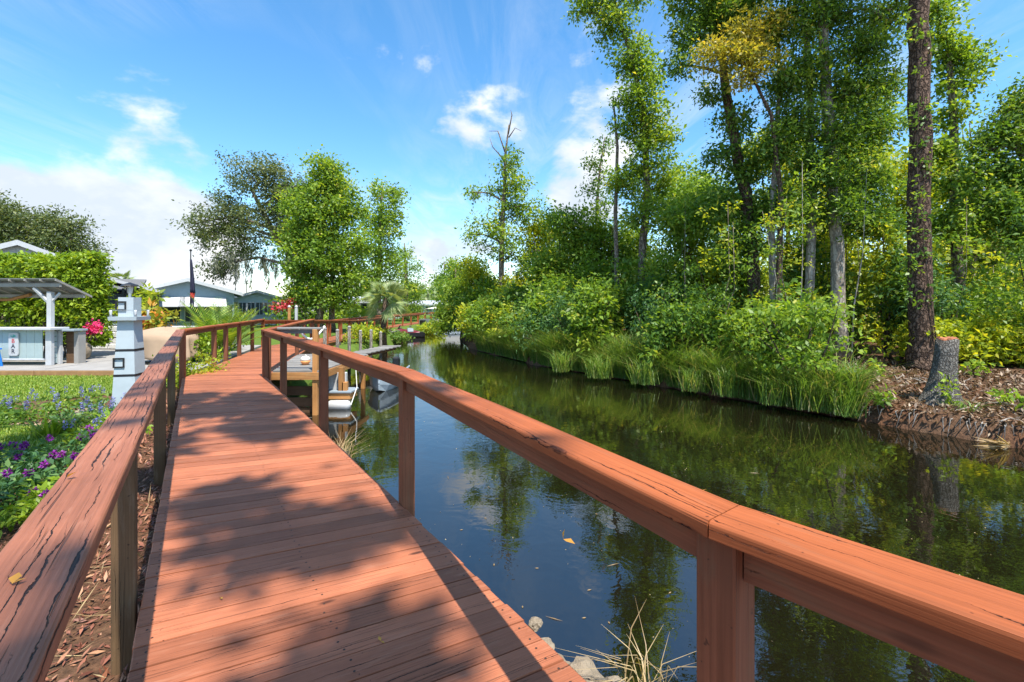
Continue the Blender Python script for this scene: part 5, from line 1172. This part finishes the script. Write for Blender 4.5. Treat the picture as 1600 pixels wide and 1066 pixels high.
# shrubs along the bank
def behind(y, off):                                           # point off metres behind the right bank's edge
    c = float(slope_cos(xr, np.array(y))); x = float(xr(y)); g_ = (float(xr(y + .4)) - float(xr(y - .4))) / .8
    n_ = Vector((1, -g_, 0)).normalized(); return Vector((x, y, 0)) + n_ * off
KINDS = [(G_DARK, 'dark green bushy shrub on the wooded bank'), (G_YEL, 'yellow-green shrub glowing in the wooded bank'), (G_MAPLE, 'bright green shrub leaning over the wooded bank'), (G_BLUE, 'blue-green feathery shrub on the wooded bank')]
cnt = 0
for i in range(84):
    y = 3.5 + 26 * (i / 83) ** 1.05 + rw.uniform(-.3, .3); off = rw.choice((.55, .8, 1.3, 2.2, 3.6, 5.0)) + rw.uniform(-.3, .6); p = behind(y, off)
    px = 800 + p.x / p.y * FPX
    if px > 1330 and off < 4.4: continue                       # open leaf-strewn ground round the stump
    if px > 1800: continue
    h_ = rw.uniform(.9, 2.7) + .42 * off * rw.uniform(.5, 1.1); kd = rw.choices((0, 1, 2, 3), (.4, .25 if off > 3 else .03, .34, .2))[0]
    mt, lb_ = KINDS[kd]
    near_ = next(t2 for lim, t2 in ((760, 'where the bank meets the canal bend'), (830, 'under the bare topped tree'), (900, 'below the round bright tree'), (965, 'beside the small slender tree'), (1040, 'at the foot of the leaning tree'), (1130, 'between the leaning tree and the curving trunk'),
                                    (1210, 'beside the curving trunk'), (1280, 'under the golden branch spray'), (1360, 'at the double trunked hardwood'), (1450, 'behind the pine'), (9999, 'beyond the stump')) if px < lim)
    lb_ = '%s %s %s%s' % ('low' if h_ < 2.1 else 'medium' if h_ < 3.2 else 'tall', ('dark green', 'yellow-green', 'bright green', 'feathery')[kd] + ' shrub', 'at the water edge ' if off < 1.2 else 'set back ' if off > 3 else '', near_)
    sc_ = max(1, p.y / 13)
    make_bush('bank_bush', lb_, ground_pt(p.x, p.y), h_, rw.uniform(.45, 1.05), mt, .1 * sc_ * rw.uniform(.85, 1.2), .45 if kd != 3 else .22, int(52 * min(1.3, h_ / 2.2)), 38, .26 * sc_, seed=200 + i, group='%s shrubs of the wooded bank' % ('dark', 'yellow', 'bright', 'feathery')[kd], stems=6, low=.12)
    cnt += 1
for i, (px, Y, h_, r_) in enumerate(((735, 27.5, 2.5, 1.4), (750, 25.5, 2.0, 1.3), (775, 23, 2.2, 1.3), (800, 21.5, 2.0, 1.2), (840, 19.6, 1.8, 1.1))):
    p = at(px, 0, Y); make_bush('overhanging_shrub', 'yellow-green shrub overhanging the water at the bend', ground_pt(max(p.x, float(xr(Y)) + .4), Y), h_, r_, G_YEL if i % 2 else G_MAPLE, .15, .5, 70, 42, .36, seed=400 + i, group='shrubs overhanging the water')
for i in range(13):
    px, Y = 1462 + 16 * i + rw.uniform(-12, 12), (11.2, 12.6, 14.2)[i % 3] + rw.uniform(-.4, .4); p = at(px, 0, Y)
    make_bush('undergrowth_bush', ('knee high', 'shoulder high', 'head high')[i % 3] + ' yellow-green undergrowth bush on the leaf strewn ground beyond the stump', ground_pt(p.x, Y), (1.3, 2.0, 2.8)[i % 3] * rw.uniform(.85, 1.15), rw.uniform(.7, 1.0), (G_YEL, G_MAPLE, G_YEL)[i % 3], .1, .5, 52, 34, .26, seed=450 + i, group='undergrowth beyond the stump', low=.04)
# thin saplings between the shrubs
for i in range(18):
    px = rw.uniform(1010, 1600); Y = rw.uniform(11.5, 17); p = at(px, 0, Y); p.x = max(p.x, float(xr(Y)) + rw.uniform(1.2, 2.5)); b_ = ground_pt(p.x, Y); H = rw.uniform(2.5, 6); mb = MB()
    e = empty('sapling', b_, 'thin pale sapling with a small leafy top among the bank shrubs', 'sapling', 'saplings in the wood'); lean = Vector((rw.uniform(-.5, .5), rw.uniform(-.3, .3), H))
    mb.tube([b_, b_ + lean * .3 + Vector((rw.uniform(-.15, .15), 0, 0)), b_ + lean * .55 + Vector((rw.uniform(-.25, .25), 0, 0)), b_ + lean], [.02, .017, .011, .004], 6).build('stem', B_PALE if i % 3 == 0 else B_GREY, e, smooth=True)
    rng = np.random.default_rng(500 + i); c = np.array([tuple(b_ + lean * rw.uniform(.6, 1.0) + Vector((rw.gauss(0, .3), rw.gauss(0, .3), 0))) for _ in range(9)]); P, o_, tone = clumps(c, rng, 26, .24); leaf_mesh('crown', leaf_arrays(P, o_, .12, .45, rng), rw.choice((G_DARK, G_MAPLE, G_YEL)), e, tone)
# deep wood behind: reads as one mass
rng = np.random.default_rng(600); n = 3400
Y = rng.uniform(20, 44, n); off = rng.uniform(7, 22, n); X = xr(np.minimum(Y, 60)) + off; Y = Y - .0 * X
X2 = rng.uniform(14, 44, n); Y2 = rng.uniform(15, 34, n); pick = rng.random(n) < .6; X = np.where(pick, X2, X); Y = np.where(pick, Y2, Y)
Z = rng.uniform(-.2, 1, n) ** 1 * 5.2 * (.75 + .25 * np.sin(X * .9) * np.cos(Y * .7)) + .2
P, o_, tone = clumps(np.stack([X, Y, np.maximum(Z, 0)], 1), rng, 26, .62)
tag(leaf_mesh('deep_wood', leaf_arrays(P, o_, .26, .5, rng), G_YEL, None, tone, 'stuff'), 'sunlit yellow-green undergrowth deep inside the right bank wood', 'undergrowth')
# reeds and grass on the bank edge
rng = np.random.default_rng(610); n = 34000; Y = 8.6 + 14 * rng.random(n); off = -.08 + np.abs(rng.normal(size=n)) * .42; dens = vnoise(Y * 1.0, Y * .3, 2.3, 2) + vnoise(Y, off, 4.1, 7) * .6
keep = dens > -.55; Y = Y[keep]; off = off[keep]; n = len(Y); X = xr(Y) + off / slope_cos(xr, Y); px = 800 + X / Y * FPX; keep = (px < 1345); X, Y, off = X[keep], Y[keep], off[keep]; n = len(X)
P = np.stack([X, Y, ground_z(X, Y) - .02], 1)
P[:, 2] = np.maximum(P[:, 2], -.86)
tag(blades('reeds', P, .55 + .5 * (vnoise(X, Y, 1.9, 4) * .5 + .5) + .3 * (vnoise(X, Y, .8, 9) > .1), .019, G_GRASS, rng, lean=.85), 'tall arching green reeds along the edge of the wooded bank', 'reeds')
for i, (px, py, h_, n) in enumerate(((1262, 640, .85, 260), (1210, 632, .75, 220), (1130, 618, .8, 240), (1315, 648, .7, 200), (1000, 600, .85, 240), (930, 590, .8, 220), (1075, 610, .7, 200), (870, 580, .8, 220))):
    p = gp(px, py, -.75); e = empty('reed_clump', (p.x, p.y, -.7), 'fountain shaped long grass clump at the water edge ' + ('beside the leaf litter', 'below the double trunked hardwood', 'below the curving trunk', 'next to the open leaf strewn bank', 'below the leaning tree', 'below the small slender tree', 'between leaning tree and curving trunk', 'below the round bright tree')[i], 'grass', 'grass clumps on the bank'); rng = np.random.default_rng(620 + i)
    P = np.stack([p.x + .15 + rng.normal(size=n) * .14, p.y + .15 + rng.normal(size=n) * .12, np.full(n, -.78)], 1); blades('blades', P, h_, .016, G_GRASS, rng, e, lean=1.0, kind=None)
# leaf litter, roots and sticks round the stump
rng = np.random.default_rng(630); n = 26000; Y = rng.uniform(4.8, 14, n); off = rng.uniform(-.02, 4.2, n); X = xr(Y) + off / slope_cos(xr, Y); k = (X / Y * FPX + 800 > 1180); X, Y = X[k], Y[k]; n = len(X)
P = np.stack([X, Y, ground_z(X, Y) + rng.uniform(.003, .03, n)], 1); tag(leaf_mesh('leaf_litter', leaf_arrays(P, unit(rng.normal(size=(n, 3)) * [1, 1, .25]), .1, .33, rng, 1.6, 0, .08), G_LITTER, None, rng.random(n), 'stuff'), 'brown fallen leaves covering the ground round the stump', 'leaf litter')
for i in range(34):
    y = rw.uniform(5.2, 10.5); p = behind(y, rw.uniform(.1, 2.6)); z = gz(p.x, p.y) + .03; a = rw.uniform(0, 3.14); L_ = rw.uniform(.2, .7); d = Vector((math.cos(a), math.sin(a), 0)) * L_
    s = Vector((p.x, p.y, z)); o = MB().tube([s - d * .5, s + Vector((rw.uniform(-.06, .06), rw.uniform(-.06, .06), .05)), s + d * .5], [.012, .01, .004], 5).build('fallen_stick', B_PALE, M=Matrix.Translation(s)); tag(o, 'bleached stick lying on the leaf litter of the bank', 'stick', 'sticks on the bank')
rh = MB()
for i in range(70):                                            # fine roots and dead grass hanging from the cut bank
    y = rw.uniform(4.6, 9.4); p = behind(y, rw.uniform(-.02, .16)); z = max(gz(p.x, p.y), -.62); d = Vector((p.x, p.y, 0)) - behind(y, .6); d.z = 0; d.normalize(); L_ = rw.uniform(.1, .34)
    s_ = Vector((p.x, p.y, z + .01)); rh.tube([s_ - d * .12, s_ + d * .05 + Vector((0, 0, .01)), s_ + d * .1 + Vector((rw.uniform(-.1, .1), rw.uniform(-.05, .05), -L_))], [.01, .008, .002], 4)
tag(rh.build('bank_roots', B_PALE), 'tangle of fine bleached roots hanging from the bank edge by the stump', 'roots', kind='stuff')
for i, (px, py) in enumerate(((1365, 600), (1375, 625), (1530, 610), (1585, 640), (1420, 560), (1345, 575), (1560, 585))):
    p = gp(px, py, -.45); rng = np.random.default_rng(640 + i); make_bush('seedling', 'small bright green seedling on the leaf strewn bank', ground_pt(p.x, p.y), .34, .2, G_MAPLE, .1, .45, 9, 9, .1, seed=640 + i, group='seedlings on the bank', stems=3, cat='plant')
# the stump
sp_ = gp(1468, 640, -.62); S0 = Vector((sp_.x, sp_.y, gz(sp_.x, sp_.y))); st = empty('tree_stump', S0, 'tall grey barked tree stump with reddish cut top', 'stump')
secs = []; hS = 1.22
for i, (u, r_) in enumerate(((-.12, .33), (0, .28), (.08, .245), (.2, .215), (.38, .19), (.6, .175), (.8, .165), (1.0, .16))):
    ring = []
    for k in range(28):
        a = 6.2832 * k / 28; fl = 1 + (.34 * max(0, math.cos(a - R(190))) ** 3 + .2 * max(0, math.cos(a - R(320))) ** 4 + .12 * max(0, math.cos(a - R(60))) ** 4) * max(0, 1 - u * 1.9) * 1.5 + .05 * math.sin(a * 7 + u * 3) + .03 * math.sin(a * 13)
        ring.append(S0 + Vector((r_ * fl * math.cos(a) + .16 * u, r_ * fl * math.sin(a), u * hS + (.02 * math.sin(a * 3) if u == 1 else 0))))
    secs.append(ring)
MB().loft(secs).build('trunk', B_STUMP, st, smooth=True)
top = [p + Vector((0, 0, .004)) for p in secs[-1]]; cc = sum(top, Vector()) / 28
MB().loft([top, [p.lerp(cc, .12) + Vector((0, 0, .03 + .01 * math.sin(i * 2.1))) for i, p in enumerate(top)], [p.lerp(cc, .6) + Vector((0, 0, .03)) for p in top]]).build('cut_top', P_CUT, st)
rng = np.random.default_rng(650); sv = empty('stump_vine', S0 + Vector((-.15, -.45, 0)), 'bright green leafy sprig and grass growing on the stump base', 'plant')
c = np.array([tuple(S0 + Vector((-.1 + rw.gauss(0, .05), -.27 - .05 * (8 - k) / 8, -.15 + k * .085))) for k in range(9)]); P, o_, tone = clumps(c, rng, 12, .1); leaf_mesh('leaves', leaf_arrays(P, o_, .1, .5, rng), G_HEDGE, sv, tone)
P = np.stack([S0.x - .1 + rng.normal(size=70) * .12, S0.y - .55 + rng.normal(size=70) * .06, np.full(70, S0.z - .12)], 1); blades('blades', P, .3, .014, G_GRASS, rng, sv, lean=1.2, kind=None)
pf = gp(1575, 700, WATER + .03); e = empty('fallen_palm_frond', pf, 'dry yellow palm frond lying half in the water', 'frond'); rng = np.random.default_rng(660); n = 40
v = leaf_arrays(np.repeat([[pf.x + .12, pf.y + .1, WATER + .06]], n, 0) + rng.normal(size=(n, 3)) * .03, np.repeat([[-4., -.5, -.05]], n, 0), .5, .05, rng, 1, 0, .02); leaf_mesh('leaflets', v, G_STRAW, e, rng.random(n)); MB().tube([pf + Vector((.1, .1, .03)), pf + Vector((.45, .3, .1))], .012, 5).build('stalk', G_STRAW, e)

# ------------------------------------------------------------------ shade tree standing behind the photographer; its crown dapples the deck
sb = ground_pt(-1.2, -7.5)
SH = []
for (t_, w2, q2) in ((5.9, .1, .4), (5.5, .9, .35), (4.9, .3, .45), (4.6, 1.0, .3), (3.9, .75, .35), (3.2, -.2, .4), (3.3, .9, .25), (1.5, .35, .26), (.75, .62, .3), (.55, .95, .2), (-.55, .75, .16), (-1.0, .3, .2), (-1.6, .1, .3), (2.6, -1.4, .4), (4.2, -1.5, .4), (5.3, -1.3, .5)):
    z_ = rw.uniform(12.5, 15.5); p = dk(t_, w2) + to_sun * (z_ / to_sun.z); SH.append((p, (q2 * .65, q2 * .65, .4), 4 + 12 * q2))
make_tree('shade_oak', 'large oak behind the viewpoint whose crown dapples the deck', [(sb, .4), (sb + Vector((.2, .2, 5)), .33), (sb + Vector((.9, .9, 10)), .22), (sb + Vector((2, 2, 13)), .1)], SH, (G_OAK, B_GREY), .17, .6, 30, .2, seed=91, twig=0, limbs=False)
print('leaves', LEAFCOUNT)
